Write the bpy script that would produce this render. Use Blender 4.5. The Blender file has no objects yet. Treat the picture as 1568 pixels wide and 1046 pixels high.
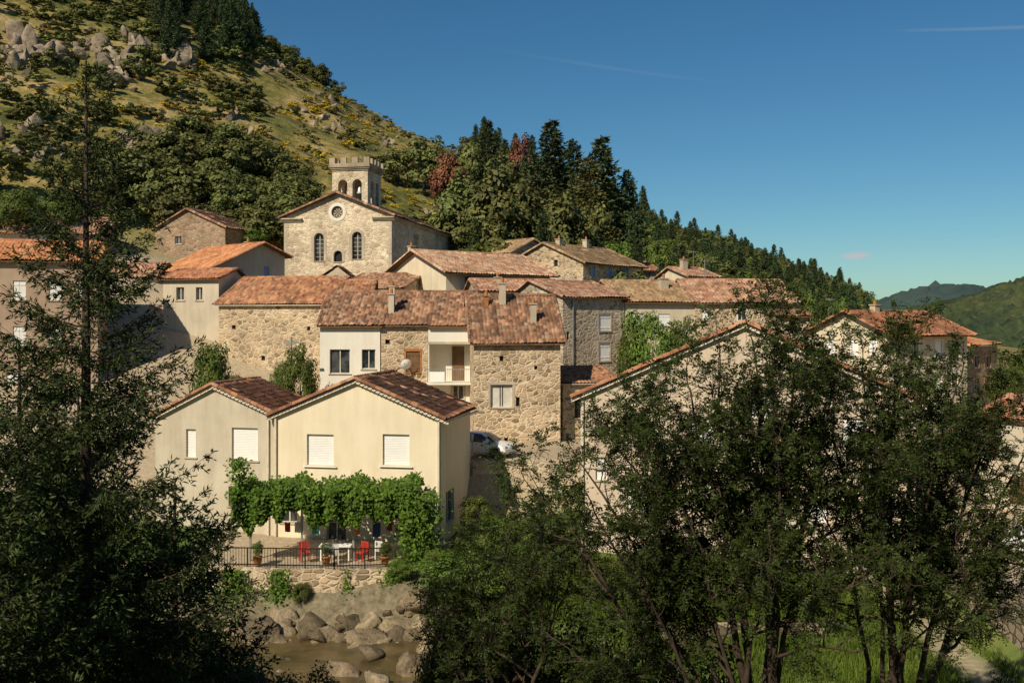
import bpy, bmesh, math, random
import numpy as np
from mathutils import Vector, Matrix, noise
random.seed(7); RS=np.random.RandomState(7)
scene=bpy.context.scene
CZ=14.5; F=1524.0
def wx(px,D): return (px-784)*D/F
def wz(py,D): return CZ+(490-py)*D/F
col=scene.collection
# ---------------------------------------------------------------- helpers
def link(o,parent=None):
    col.objects.link(o)
    if parent is not None: o.parent=parent
    return o
def empty(name,loc=(0,0,0),rot=0):
    e=bpy.data.objects.new(name,None); e.location=loc; e.rotation_euler=(0,0,rot); e.empty_display_size=.3
    return link(e)
def mk(name,V,Fc,mat,parent=None,smooth=False,loc=None):
    me=bpy.data.meshes.new(name); me.from_pydata([tuple(v) for v in V],[],[tuple(f) for f in Fc]); me.update()
    if mat is not None: me.materials.append(mat)
    if smooth: me.polygons.foreach_set('use_smooth',[True]*len(me.polygons))
    o=bpy.data.objects.new(name,me)
    if loc is not None: o.location=loc
    return link(o,parent)
def fastmesh(name,V,Q,rnd=None,mat=None,smooth=False):
    V=np.asarray(V,dtype=np.float32).reshape(-1,3); Q=np.asarray(Q,dtype=np.int32)
    k=Q.shape[1]; n=len(Q)
    me=bpy.data.meshes.new(name); me.vertices.add(len(V)); me.vertices.foreach_set('co',V.ravel())
    me.loops.add(n*k); me.loops.foreach_set('vertex_index',Q.ravel())
    me.polygons.add(n); me.polygons.foreach_set('loop_start',np.arange(0,n*k,k,dtype=np.int32))
    me.update(calc_edges=True)
    if smooth: me.polygons.foreach_set('use_smooth',np.ones(n,dtype=bool))
    if rnd is not None:
        a=me.attributes.new('rnd','FLOAT','FACE'); a.data.foreach_set('value',np.asarray(rnd,dtype=np.float32))
    if mat is not None: me.materials.append(mat)
    return me
def joinmesh(name,parts):
    vs=[];qs=[];rs=[];ms=[];off=0
    for V,Q,r,m in parts:
        V=np.asarray(V,dtype=np.float32).reshape(-1,3);Q=np.asarray(Q,dtype=np.int32)
        vs.append(V);qs.append(Q+off);off+=len(V);rs.append(np.asarray(r));ms.append(np.full(len(Q),m))
    me=fastmesh(name,np.concatenate(vs),np.concatenate(qs),np.concatenate(rs))
    me.polygons.foreach_set('material_index',np.concatenate(ms).astype(np.int32))
    return me
# ---------------------------------------------------------------- materials
class NT:
    def __init__(s,name):
        s.m=bpy.data.materials.new(name); s.m.use_nodes=True; s.t=s.m.node_tree; s.t.nodes.clear()
        s.out=s.n('ShaderNodeOutputMaterial'); s.b=s.n('ShaderNodeBsdfPrincipled'); s.l(s.b.outputs[0],s.out.inputs[0])
        s.b.inputs['Specular IOR Level'].default_value=.25
    def n(s,t,**k):
        x=s.t.nodes.new(t)
        for a,b in k.items(): setattr(x,a,b)
        return x
    def l(s,a,b): s.t.links.new(a,b)
    def coord(s,kind='Object',scale=(1,1,1)):
        tc=s.n('ShaderNodeTexCoord'); mp=s.n('ShaderNodeMapping'); mp.inputs['Scale'].default_value=scale
        s.l(tc.outputs[kind],mp.inputs[0]); return mp.outputs[0]
    def noise(s,vec,scale,detail=4,rough=.55):
        x=s.n('ShaderNodeTexNoise'); x.inputs['Scale'].default_value=scale; x.inputs['Detail'].default_value=detail; x.inputs['Roughness'].default_value=rough
        if vec is not None: s.l(vec,x.inputs['Vector'])
        return x.outputs[0]
    def ramp(s,fac,stops):
        r=s.n('ShaderNodeValToRGB'); e=r.color_ramp.elements
        while len(e)<len(stops): e.new(.5)
        for i,(p,c) in enumerate(stops):
            e[i].position=p; e[i].color=(*c,1) if not isinstance(c,float) else (c,c,c,1)
        s.l(fac,r.inputs[0]); return r.outputs[0]
    def mix(s,fac,a,b,mode='MIX'):
        x=s.n('ShaderNodeMix',data_type='RGBA',blend_type=mode)
        for sock,v in ((x.inputs[0],fac),(x.inputs[6],a),(x.inputs[7],b)):
            if hasattr(v,'links'): s.l(v,sock)
            elif isinstance(v,(int,float)): sock.default_value=v
            else: sock.default_value=(*v,1)
        return x.outputs[2]
    def math(s,op,a,b=0.0):
        x=s.n('ShaderNodeMath',operation=op)
        for sock,v in ((x.inputs[0],a),(x.inputs[1],b)):
            if hasattr(v,'links'): s.l(v,sock)
            else: sock.default_value=v
        return x.outputs[0]
    def attr(s,name):
        a=s.n('ShaderNodeAttribute'); a.attribute_name=name; return a.outputs['Fac']
    def bump(s,h,strength=.5,dist=.05):
        b=s.n('ShaderNodeBump'); b.inputs['Strength'].default_value=strength; b.inputs['Distance'].default_value=dist
        s.l(h,b.inputs['Height']); s.l(b.outputs[0],s.b.inputs['Normal'])
    def fin(s,c,rough=.85):
        if hasattr(c,'links'): s.l(c,s.b.inputs['Base Color'])
        else: s.b.inputs['Base Color'].default_value=(*c,1)
        s.b.inputs['Roughness'].default_value=rough; return s.m
def dk(c,f): return tuple(min(1,x*f) for x in c)
def M_plain(name,c,rough=.6,metal=0,var=.12):
    t=NT(name); v=t.coord(); n=t.noise(v,3.0,2)
    cc=t.ramp(n,[(.3,dk(c,1-var)),(.7,dk(c,1+var))]); t.b.inputs['Metallic'].default_value=metal
    return t.fin(cc,rough)
def M_plaster(name,c,stain=.25):
    t=NT(name); v=t.coord(); n1=t.noise(v,.5,5,.6); vs=t.coord(scale=(1.6,1.6,.2)); n2=t.noise(vs,1.0,5,.65); n3=t.noise(v,14,2)
    a=t.ramp(n1,[(.3,dk(c,1-stain)),(.62,c)]); b=t.ramp(n2,[(.3,dk((.96,.92,.87),1-stain*.6)),(.6,(1,1,1))])
    m=t.mix(1.0,a,b,'MULTIPLY'); d=t.ramp(n3,[(.3,(.94,.94,.94)),(.7,(1.0,1.0,1.0))]); m=t.mix(1.0,m,d,'MULTIPLY')
    t.bump(n3,.3,.015); return t.fin(m,.9)
def M_stone(name,cs,mortar,scale=2.1,flat=1.6,mw=.085):
    t=NT(name); v=t.coord(scale=(scale,scale,scale*flat)); ns=t.n('ShaderNodeTexNoise'); ns.inputs['Scale'].default_value=1.1; ns.inputs['Detail'].default_value=2; t.l(v,ns.inputs['Vector'])
    va=t.n('ShaderNodeVectorMath',operation='MULTIPLY_ADD'); t.l(ns.outputs['Color'],va.inputs[0]); va.inputs[1].default_value=(.5,.5,.5); t.l(v,va.inputs[2])
    vo=t.n('ShaderNodeTexVoronoi'); t.l(va.outputs[0],vo.inputs['Vector']); vo.inputs['Scale'].default_value=1
    ve=t.n('ShaderNodeTexVoronoi',feature='DISTANCE_TO_EDGE'); t.l(va.outputs[0],ve.inputs['Vector']); ve.inputs['Scale'].default_value=1
    sp=t.n('ShaderNodeSeparateColor'); t.l(vo.outputs['Color'],sp.inputs[0])
    k=len(cs); base=t.ramp(sp.outputs[0],[(i/(k-1)*.9+.05,c) for i,c in enumerate(cs)])
    fine=t.noise(t.coord(),9,4,.65); base=t.mix(.6,base,t.ramp(fine,[(.25,(.62,.62,.62)),(.75,(1.35,1.3,1.22))]),'MULTIPLY')
    e=t.ramp(ve.outputs['Distance'],[(mw*.4,(0.,0.,0.)),(mw*1.6,(1.,1.,1.))])
    c=t.mix(e,mortar,base)
    big=t.noise(t.coord(),.35,5,.6); c=t.mix(.85,c,t.ramp(big,[(.3,(.68,.64,.58)),(.6,(1.17,1.13,1.08))]),'MULTIPLY')
    t.bump(t.math('ADD',e,fine),.8,.05); return t.fin(c,.92)
def M_tile(name,stops,moss=.4):
    t=NT(name); r=t.attr('rnd'); c=t.ramp(r,stops); n=t.noise(t.coord(),.7,5,.7)
    c=t.mix(1.0,c,t.ramp(n,[(.32,(.55,.55,.54)),(.6,(1.14,1.09,1.04))]),'MULTIPLY')
    n2=t.noise(t.coord(),2.6,5,.7); f=t.ramp(n2,[(.48,(0.,0.,0.)),(.72,(moss,moss,moss))])
    c=t.mix(f,c,(.16,.135,.10)); n3=t.noise(t.coord(),1.1,5,.75); g=t.ramp(n3,[(.54,(0.,0.,0.)),(.7,(.5,.5,.5))]); c=t.mix(g,c,(.52,.40,.29)); return t.fin(c,.9)
def M_leaf(name,c1,c2,trans=.25,nscale=.6,var=.35):
    t=NT(name); r=t.attr('rnd'); c=t.ramp(r,[(0,c1),(1,c2)]); n=t.noise(t.coord(),nscale,2)
    c=t.mix(1.0,c,t.ramp(n,[(.3,(.65,.67,.62)),(.7,(1.25,1.22,1.1))]),'MULTIPLY')
    if var>0:
        oi=t.n('ShaderNodeObjectInfo'); hs=t.n('ShaderNodeHueSaturation')
        t.l(t.math('ADD',t.math('MULTIPLY',oi.outputs['Random'],var*.12),.5-var*.06),hs.inputs['Hue'])
        t.l(t.math('ADD',t.math('MULTIPLY',oi.outputs['Random'],var*1.8),1-var*.8),hs.inputs['Value']); t.l(c,hs.inputs['Color']); c=hs.outputs[0]
    m=t.fin(c,.6)
    if trans>0:
        tr=t.n('ShaderNodeBsdfTranslucent'); t.l(c,tr.inputs[0]); mx=t.n('ShaderNodeMixShader'); mx.inputs[0].default_value=trans
        t.l(t.b.outputs[0],mx.inputs[1]); t.l(tr.outputs[0],mx.inputs[2]); t.l(mx.outputs[0],t.out.inputs[0])
    return m
m_stone_warm=M_stone('stone_warm',[(.22,.165,.11),(.46,.35,.23),(.62,.49,.34),(.32,.25,.17),(.54,.43,.30)],(.62,.52,.38))
m_stone_grey=M_stone('stone_grey',[(.24,.20,.15),(.43,.37,.28),(.53,.46,.36),(.32,.27,.205)],(.56,.49,.38))
m_stone_church=M_stone('stone_church',[(.44,.36,.25),(.63,.53,.39),(.74,.65,.50),(.54,.45,.33)],(.72,.63,.49),scale=2.0,mw=.06)
m_stone_dark=M_stone('stone_dark',[(.14,.12,.09),(.27,.23,.165),(.36,.30,.22),(.19,.16,.12)],(.10,.085,.06),scale=2.0)
m_stone_brown=M_stone('stone_brown',[(.22,.15,.10),(.34,.24,.16),(.40,.29,.2)],(.34,.27,.2))
m_dressed=M_plaster('dressed_stone',(.58,.50,.38),.3)
m_tower=M_plaster('tower_stone',(.46,.38,.27),.5)
m_cream=M_plaster('render_cream',(.83,.73,.54),.08)
m_cream2=M_plaster('render_pale',(.74,.64,.47),.16)
m_grey=M_plaster('render_greyish',(.62,.55,.43),.18)
m_white=M_plaster('render_white',(.82,.78,.68),.10)
m_pink=M_plaster('render_pink',(.52,.38,.28),.25)
m_rose=M_plaster('render_rose',(.68,.56,.43),.15)
m_shut=M_plain('white_paint',(.85,.84,.80),.5,var=.03)
m_frame=M_plain('frame_paint',(.60,.56,.48),.5)
m_wood=M_plain('brown_wood',(.16,.09,.045),.7,var=.3)
m_orangewood=M_plain('orange_wood',(.36,.15,.05),.6,var=.2)
m_blue=M_plain('blue_paint',(.22,.32,.52),.6)
m_metal=M_plain('zinc',(.42,.42,.40),.45,.6)
m_beigepipe=M_plain('pipe_beige',(.6,.54,.42),.5)
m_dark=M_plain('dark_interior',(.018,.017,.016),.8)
m_concrete=M_plaster('concrete',(.42,.38,.32),.35)
m_redplastic=M_plain('red_plastic',(.45,.045,.03),.4)
m_greyplastic=M_plain('white_plastic',(.7,.68,.64),.4)
def M_glass():
    t=NT('window_glass'); t.b.inputs['Specular IOR Level'].default_value=.6; n=t.noise(t.coord(),1.3,2)
    return t.fin(t.ramp(n,[(.4,(.02,.025,.03)),(.6,(.09,.09,.09))]),.08)
m_glass=M_glass()
t_old=M_tile('tiles_old',[(0,(.12,.07,.05)),(.3,(.23,.12,.075)),(.55,(.31,.16,.095)),(.8,(.39,.21,.13)),(1,(.45,.31,.21))],.6)
t_brown=M_tile('tiles_brown',[(0,(.19,.09,.055)),(.4,(.35,.16,.085)),(.7,(.44,.21,.11)),(1,(.49,.28,.17))],.4)
t_pink=M_tile('tiles_pink',[(0,(.26,.135,.09)),(.4,(.40,.21,.135)),(.7,(.47,.27,.18)),(1,(.53,.37,.27))],.5)
t_orange=M_tile('tiles_orange',[(0,(.40,.15,.065)),(.5,(.54,.23,.10)),(1,(.6,.32,.17))],.3)
t_salmon=M_tile('tiles_salmon',[(0,(.43,.23,.14)),(.5,(.62,.38,.25)),(1,(.69,.52,.38))],.3)
t_redorg=M_tile('tiles_redorange',[(0,(.27,.11,.06)),(.5,(.40,.165,.085)),(1,(.47,.24,.14))],.4)
t_ochre=M_tile('tiles_ochre',[(0,(.24,.15,.08)),(.5,(.38,.25,.14)),(1,(.45,.33,.2))],.5)
# ---------------------------------------------------------------- world, sun, camera
EL=math.radians(40); AZ=math.radians(215)
tosun=Vector((math.sin(AZ)*math.cos(EL),math.cos(AZ)*math.cos(EL),math.sin(EL)))
w=bpy.data.worlds.new('World'); scene.world=w; w.use_nodes=True; nt=w.node_tree; nt.nodes.clear()
o=nt.nodes.new('ShaderNodeOutputWorld'); bg=nt.nodes.new('ShaderNodeBackground'); sky=nt.nodes.new('ShaderNodeTexSky'); sky.sky_type='NISHITA'
sky.sun_disc=False; sky.sun_elevation=EL; sky.sun_rotation=AZ; sky.altitude=600; sky.air_density=1.0; sky.dust_density=.5; sky.ozone_density=4.0
bg.inputs[1].default_value=.07
tc=nt.nodes.new('ShaderNodeTexCoord')
def vm(op,a,b=None,c=None):
    x=nt.nodes.new('ShaderNodeVectorMath'); x.operation=op
    for i,v in enumerate((a,b,c)):
        if v is None: continue
        if hasattr(v,'links'): nt.links.new(v,x.inputs[i])
        else: x.inputs[i].default_value=v
    return x.outputs['Value'] if op in('LENGTH','DOT_PRODUCT') else x.outputs[0]
def cloudmask(d,sc,rot,amp,nsc,inten):
    d=Vector(d).normalized(); s=vm('SUBTRACT',tc.outputs['Generated'],tuple(d))
    mp=nt.nodes.new('ShaderNodeMapping'); mp.vector_type='POINT'; mp.inputs['Rotation'].default_value=(0,rot,0); nt.links.new(s,mp.inputs[0])
    nz=nt.nodes.new('ShaderNodeTexNoise'); nz.inputs['Scale'].default_value=nsc; nz.inputs['Detail'].default_value=4; nt.links.new(tc.outputs['Generated'],nz.inputs['Vector'])
    q=vm('MULTIPLY',mp.outputs[0],sc); L=vm('LENGTH',q)
    a=nt.nodes.new('ShaderNodeMath'); a.operation='MULTIPLY_ADD'; nt.links.new(nz.outputs[0],a.inputs[0]); a.inputs[1].default_value=amp; nt.links.new(L,a.inputs[2])
    r=nt.nodes.new('ShaderNodeMapRange'); r.interpolation_type='SMOOTHSTEP'; r.inputs[1].default_value=1.0+amp*.5; r.inputs[2].default_value=.1+amp*.5; r.inputs[3].default_value=0; r.inputs[4].default_value=inten
    nt.links.new(a.outputs[0],r.inputs[0]); return r.outputs[0]
gm=nt.nodes.new('ShaderNodeHueSaturation'); gm.inputs['Saturation'].default_value=1.2; nt.links.new(sky.outputs[0],gm.inputs['Color'])
tint=nt.nodes.new('ShaderNodeMix');tint.data_type='RGBA';tint.blend_type='MULTIPLY';tint.inputs[0].default_value=1;nt.links.new(gm.outputs[0],tint.inputs[6]);tint.inputs[7].default_value=(.82,1.05,1.0,1)
cur=tint.outputs[2]
for args in (((528,1524,98),(56,56,200),0,.9,90,.9),((1520-784,1524,446),(9,9,420),-.09,.5,30,.14),((930-784,1524,386),(7,7,380),-.16,.8,20,.05)):
    mk_=cloudmask(*args); mx=nt.nodes.new('ShaderNodeMix'); mx.data_type='RGBA'; nt.links.new(mk_,mx.inputs[0]); nt.links.new(cur,mx.inputs[6]); mx.inputs[7].default_value=(7.2,7.2,7.4,1); cur=mx.outputs[2]
nt.links.new(cur,bg.inputs[0]); nt.links.new(bg.outputs[0],o.inputs[0])
sl=bpy.data.lights.new('sun','SUN'); sl.energy=5.0; sl.angle=math.radians(.53); sl.color=(1,.88,.68); so=bpy.data.objects.new('sun',sl); link(so)
so.rotation_euler=tosun.to_track_quat('Z','Y').to_euler(); so.location=(-40,-60,80)
cd=bpy.data.cameras.new('camera'); co=bpy.data.objects.new('camera',cd); link(co); co.location=(0,0,CZ); co.rotation_euler=(math.radians(90),0,0)
cd.lens=35; cd.sensor_width=36; cd.shift_y=-.021; cd.clip_end=20000; scene.camera=co
scene.view_settings.view_transform='Standard'; scene.view_settings.look='None'; scene.view_settings.exposure=0
# ---------------------------------------------------------------- terrain
ROWS=[(-60,[(0,48)]),(-40,[(0,36)]),(-10,[(0,18)]),(0,[(0,12.3)]),(6,[(0,10)]),(14,[(0,6)]),(22,[(0,2.5)]),
(28,[(19,1.2),(22,4)]),
(36,[(-60,1),(0,1.2),(10,1.5),(18.6,1.8),(19.6,4),(40,4.2)]),
(46,[(-60,2),(-16,.9),(-3,1.1),(2,1.7),(18.6,2.1),(19.6,4),(60,4)]),
(48.6,[(-60,3),(-17,2.3),(-4.5,2.3),(-3,1.8),(3,2.6),(18.6,2.8),(19.8,4.02),(60,4)]),
(59,[(-60,6),(-25,3),(-12,2.4),(-3,2.4),(4,3.7),(20,3.9),(40,4.5)]),
(61.2,[(-60,7),(-25,3.5),(-14,3.2),(-4,4.5),(-2.6,5.9),(6,5.9),(20,4.6),(40,4.6)]),
(75,[(-60,13),(-25,9),(-5,6.5),(5,6.2),(20,6),(40,5.6),(100,5)]),
(90,[(-80,26),(-40,19),(-20,15),(0,11),(20,8),(40,6),(100,4),(250,0)]),
(110,[(-120,36),(-60,27),(-35,21),(-10,16),(10,12.5),(40,8),(90,4),(250,-1)]),
(150,[(-140,66),(-60,47),(-25,36),(0,28),(20,21.5),(50,12),(90,6),(250,-2)]),
(200,[(-170,112),(-60,71),(-30,55),(0,41),(30,26),(70,14),(110,5),(250,-3)]),
(260,[(-200,183),(-134,133),(-65,87),(-33,66.5),(-9,54),(36,35),(91,18),(112,10),(160,3),(250,-3)]),
(310,[(-200,180),(-65,80),(0,42),(40,28),(100,12),(160,2),(250,-4)]),
(440,[(-200,150),(0,10),(100,-5),(250,-8)])]
RIV=[(-80,45),(-20,43.0),(-8,42.0),(-2,38.5),(5,31),(20,26.5),(80,24)]
PATH=[(17.2,30),(16.8,38),(17.2,44),(17.6,49)]
def seg_dist(X,Y,P):
    d=np.full(X.shape,1e9)
    for (ax,ay),(bx,by) in zip(P[:-1],P[1:]):
        vx,vy=bx-ax,by-ay; t=np.clip(((X-ax)*vx+(Y-ay)*vy)/(vx*vx+vy*vy),0,1)
        d=np.minimum(d,np.hypot(X-ax-t*vx,Y-ay-t*vy))
    return d
def sn(X,Y,s,seed=0):
    r=np.random.RandomState(seed); z=0
    for k in range(7):
        a=r.rand()*6.28; f=s*(.6+1.5*r.rand()); p=r.rand()*6.28; z=z+np.sin((X*math.cos(a)+Y*math.sin(a))*f+p+1.3*np.sin((X*math.sin(a)-Y*math.cos(a))*f*.7+p*2))
    return z/7
def H(X,Y):
    X=np.asarray(X,float);Y=np.asarray(Y,float); ys=[r[0] for r in ROWS]
    rows=[np.interp(X,[p[0] for p in r[1]],[p[1] for p in r[1]]) for r in ROWS]
    Z=np.zeros(np.broadcast(X,Y).shape)
    for i in range(len(ys)-1):
        m=(Y>=ys[i])&(Y<=ys[i+1]); t=(Y-ys[i])/(ys[i+1]-ys[i]); Z=np.where(m,rows[i]*(1-t)+rows[i+1]*t,Z)
    Z=np.where(Y>ys[-1],rows[-1],Z); Z=np.where(Y<ys[0],rows[0],Z)
    hill=np.clip((Y-112)/40,0,1)*np.clip((130-X)/60,0,1)
    Z=Z+hill*(3.0*sn(X,Y,.045,1)+1.6*sn(X,Y,.16,2)+.7*sn(X,Y,.5,3))
    d=seg_dist(X,Y,RIV); c=np.clip((d-3.8)/2.4,0,1); c=c*c*(3-2*c); Z=np.where(Z>-.6,(-.6)*(1-c)+Z*c,Z)
    Z=Z+.1*sn(X,Y,.9,4)*np.clip((Y-20)/5,0,1)
    return Z
def Hs(x,y): return float(H(np.array([x]),np.array([y]))[0])
xs=np.concatenate([np.arange(-260,-60,3.0),np.arange(-60,60,1.0),np.arange(60,300,3.0)]); ys=np.concatenate([np.arange(-60,26,2.0),np.arange(26,66,.6),np.arange(66,130,1.5),np.arange(130,340,2.0),np.arange(340,440,5.0)])
X,Y=np.meshgrid(xs,ys); Z=H(X,Y); nx,ny=len(xs),len(ys)
idx=np.arange(nx*ny).reshape(ny,nx); Q=np.stack([idx[:-1,:-1],idx[:-1,1:],idx[1:,1:],idx[1:,:-1]],-1).reshape(-1,4)
me=fastmesh('ground',np.stack([X,Y,Z],-1),Q,smooth=True)
hillw=np.clip((Y-105)/12,0,1); dirt=np.clip((Y-57)/3,0,1)*(1-hillw)
dirt=np.maximum(dirt,((X>19.3)&(Y<62)&(Y>26)).astype(float)); dirt=np.maximum(dirt,((X<-4.2)&(X>-17)&(Y>48.4)&(Y<62)).astype(float))
pd=seg_dist(X,Y,PATH); dirt=np.maximum(dirt,np.clip(1.3-pd,0,1)*.8)
rv=np.clip(1-(seg_dist(X,Y,RIV)-3.5)/3.5,0,1); rv=np.maximum(rv,((X>-17)&(X<-4)&(Y>40)&(Y<48.4)).astype(float))
for nm,A in (('hillw',hillw),('dirtw',dirt),('bankw',rv)):
    a=me.attributes.new(nm,'FLOAT','POINT'); a.data.foreach_set('value',A.ravel().astype(np.float32))
t=NT('ground_mat'); v=t.coord(); n1=t.noise(v,.35,5); n2=t.noise(v,3.0,4,.7); n3=t.noise(v,.9,5,.75)
grass=t.ramp(n1,[(.3,(.05,.09,.016)),(.5,(.10,.15,.024)),(.7,(.15,.18,.04))])
hs_=t.ramp(t.noise(v,.07,8,.76),[(.36,(.07,.085,.022)),(.44,(.135,.14,.04)),(.51,(.235,.20,.07)),(.59,(.36,.28,.13)),(.68,(.33,.29,.22))])
hs_=t.mix(.8,hs_,t.ramp(n3,[(.35,(.42,.44,.38)),(.65,(1.5,1.38,1.2))]),'MULTIPLY')
hs_=t.mix(.6,hs_,t.ramp(n2,[(.3,(.5,.5,.45)),(.7,(1.35,1.3,1.2))]),'MULTIPLY')
di=t.ramp(n2,[(.3,(.34,.27,.18)),(.7,(.48,.39,.27))]); bk=t.ramp(n2,[(.3,(.09,.08,.045)),(.7,(.28,.23,.15))])
c=t.mix(t.attr('dirtw'),grass,di); c=t.mix(t.attr('hillw'),c,hs_); c=t.mix(t.attr('bankw'),c,bk)
t.bump(n2,.8,.15); me.materials.append(t.fin(c,.95))
link(bpy.data.objects.new('ground',me))
t=NT('valley_mat'); c=t.ramp(t.noise(t.coord(),.02,6,.7),[(.35,(.02,.035,.012)),(.65,(.05,.07,.02))])
mk('valley_ground',[(-6000,-3000,-9),(9000,-3000,-9),(9000,12000,-9),(-6000,12000,-9)],[(0,1,2,3)],t.fin(c,.95))
t=NT('river_water'); v=t.coord(); c=t.ramp(t.noise(v,.6,3),[(.35,(.055,.04,.016)),(.7,(.16,.11,.045))]); t.bump(t.noise(v,3.5,4,.6),.35,.07); t.b.inputs['Specular IOR Level'].default_value=.5
pts=[];L=[]
for (ax,ay) in RIV: pts.append((ax,ay-7.5,0)); L.append((ax,ay+7.5,0))
V=pts+L; n=len(RIV); mk('river',V,[(i,i+1,n+i+1,n+i) for i in range(n-1)],t.fin(c,.1))
def dist_hill(name,x0,x1,y0,y1,step,fn,mat,rough=.55):
    xs=np.arange(x0,x1,step);ys=np.arange(y0,y1,step);X,Y=np.meshgrid(xs,ys);r=np.random.RandomState(5)
    Z0=fn(X,Y);Z=Z0+r.rand(*X.shape)**2*step*rough*(Z0>-5)
    X=X+r.rand(*X.shape)*step*.4; nx,ny=len(xs),len(ys);idx=np.arange(nx*ny).reshape(ny,nx);Q=np.stack([idx[:-1,:-1],idx[:-1,1:],idx[1:,1:],idx[1:,:-1]],-1).reshape(-1,4)
    me=fastmesh(name,np.stack([X,Y,Z],-1),Q,mat=mat); link(bpy.data.objects.new(name,me))
t=NT('forest_far'); v=t.coord(); c=t.ramp(t.noise(v,.018,7,.8),[(.38,(.02,.036,.02)),(.48,(.038,.058,.026)),(.6,(.07,.08,.032)),(.70,(.12,.115,.055))]); c=t.mix(.8,c,t.ramp(t.noise(v,.16,3,.7),[(.35,(.45,.5,.5)),(.65,(1.4,1.35,1.2))]),'MULTIPLY'); m_far=t.fin(c,.95)
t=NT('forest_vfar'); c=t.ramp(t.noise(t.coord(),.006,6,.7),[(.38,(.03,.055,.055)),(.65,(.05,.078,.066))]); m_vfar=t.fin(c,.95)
def prof(pts,D0):
    px=np.array([p[0] for p in pts]);zz=np.array([wz(p[1],D0) for p in pts])
    def f(X,Y): return np.interp(784+F*X/D0,px,zz)
    return f
fA=prof([(1180,514),(1290,507),(1360,492),(1400,482),(1470,470),(1520,456),(1568,437),(1650,410),(1800,370)],800)
def hA(X,Y):
    t=np.clip((Y-420)/380,0,1); t=t*t*(3-2*t); b=np.clip((1300-Y)/500,0,1); return -9+(fA(X,Y)+9+4*sn(X,Y,.02,9))*t*b
dist_hill('distant_hill',170,620,420,1300,4.5,hA,m_far,1.6)
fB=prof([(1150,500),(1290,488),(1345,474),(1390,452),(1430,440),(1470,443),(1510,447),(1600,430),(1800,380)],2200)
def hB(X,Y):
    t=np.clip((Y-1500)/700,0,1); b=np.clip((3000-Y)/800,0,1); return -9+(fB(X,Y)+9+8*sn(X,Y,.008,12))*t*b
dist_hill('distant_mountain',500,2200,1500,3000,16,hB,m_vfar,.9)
# ---------------------------------------------------------------- building kit
def box_uvz(place,u0,u1,d0,d1,z0,z1):
    V=[place(u,d,z) for u in(u0,u1) for d in(d0,d1) for z in(z0,z1)]
    return V,[(0,1,3,2),(4,6,7,5),(0,4,5,1),(2,3,7,6),(0,2,6,4),(1,5,7,3)]
class Acc:
    def __init__(s): s.d={}
    def add(s,key,V,Fc):
        v,f=s.d.setdefault(key,([],[])); k=len(v); v.extend([tuple(p) for p in V]); f.extend([tuple(i+k for i in q) for q in Fc])
    def flush(s,root,mats):
        for k,(v,f) in s.d.items():
            ob=mk(k[0],v,f,k[1],root); bm=bmesh.new(); bm.from_mesh(ob.data); bmesh.ops.recalc_face_normals(bm,faces=bm.faces); bm.to_mesh(ob.data); bm.free()
def tiles(P00,P10,P11,P01,cw=.26,rh=.42,amp=.06,sag=.03,seed=0):
    P00,P10,P11,P01=[np.array(p,float) for p in(P00,P10,P11,P01)]
    r=np.random.RandomState(seed); wU=np.linalg.norm(P10-P00); wV=np.linalg.norm(P01-P00)
    nc=max(2,int(wU/cw)); nr=max(2,int(wV/rh)); S=4
    nrm=np.cross(P10-P00,P01-P00); nrm/=np.linalg.norm(nrm)
    if nrm[2]<0: nrm=-nrm
    us=np.linspace(0,1,nc*S+1); prof=np.array([0,.75,1,.75])[np.arange(nc*S+1)%S]*amp
    vs=[];off=[]
    for i in range(nr): vs+= [i/nr,(i+1)/nr-1e-4]; off+=[.05,0.0]
    vs=np.array(vs);off=np.array(off)
    U,Vv=np.meshgrid(us,vs)
    P=(P00*(1-U)[...,None]+P10*U[...,None])*(1-Vv)[...,None]+(P01*(1-U)[...,None]+P11*U[...,None])*Vv[...,None]
    colj=r.randn(nr,nc+1)*.018; jj=colj[(np.arange(len(vs))//2)[:,None],np.minimum(np.arange(len(us))//S,nc)[None,:]]
    hgt=prof[None,:]+off[:,None]+jj+sag*np.sin(U*wU*.7+seed)*np.sin(Vv*wV*.6+seed*2)
    P=P+nrm*hgt[...,None]
    a,b=P.shape[:2]; idx=np.arange(a*b).reshape(a,b); Q=np.stack([idx[:-1,:-1],idx[:-1,1:],idx[1:,1:],idx[1:,:-1]],-1)
    rn=r.rand(nr,nc); rowi=np.minimum(np.arange(a-1)//2,nr-1); coli=np.minimum(np.arange(b-1)//S,nc-1)
    R=rn[rowi[:,None],coli[None,:]]*1.0
    return P.reshape(-1,3),Q.reshape(-1,4),R.ravel()
def caprow(A,B,rad=.13,step=.42,seed=0,half=True):
    A=np.array(A,float);B=np.array(B,float);L=np.linalg.norm(B-A);n=max(1,int(L/step));d=(B-A)/L
    side=np.cross(d,[0,0,1]);side/=np.linalg.norm(side);up=np.cross(side,d)
    r=np.random.RandomState(seed);V=[];Q=[];R=[];ang=np.linspace(-.35,math.pi+.35,7)
    for i in range(n):
        p0=A+(B-A)*i/n;p1=A+(B-A)*(i+1.06)/n;k=len(V)
        for p,rr in((p0,rad*1.06),(p1,rad*.88)):
            for a in ang: V.append(p+side*math.cos(a)*rr+up*math.sin(a)*rr)
        c=r.rand()
        for j in range(6): Q.append((k+j,k+j+1,k+8+j,k+7+j));R.append(c)
    return V,Q,R
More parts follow.
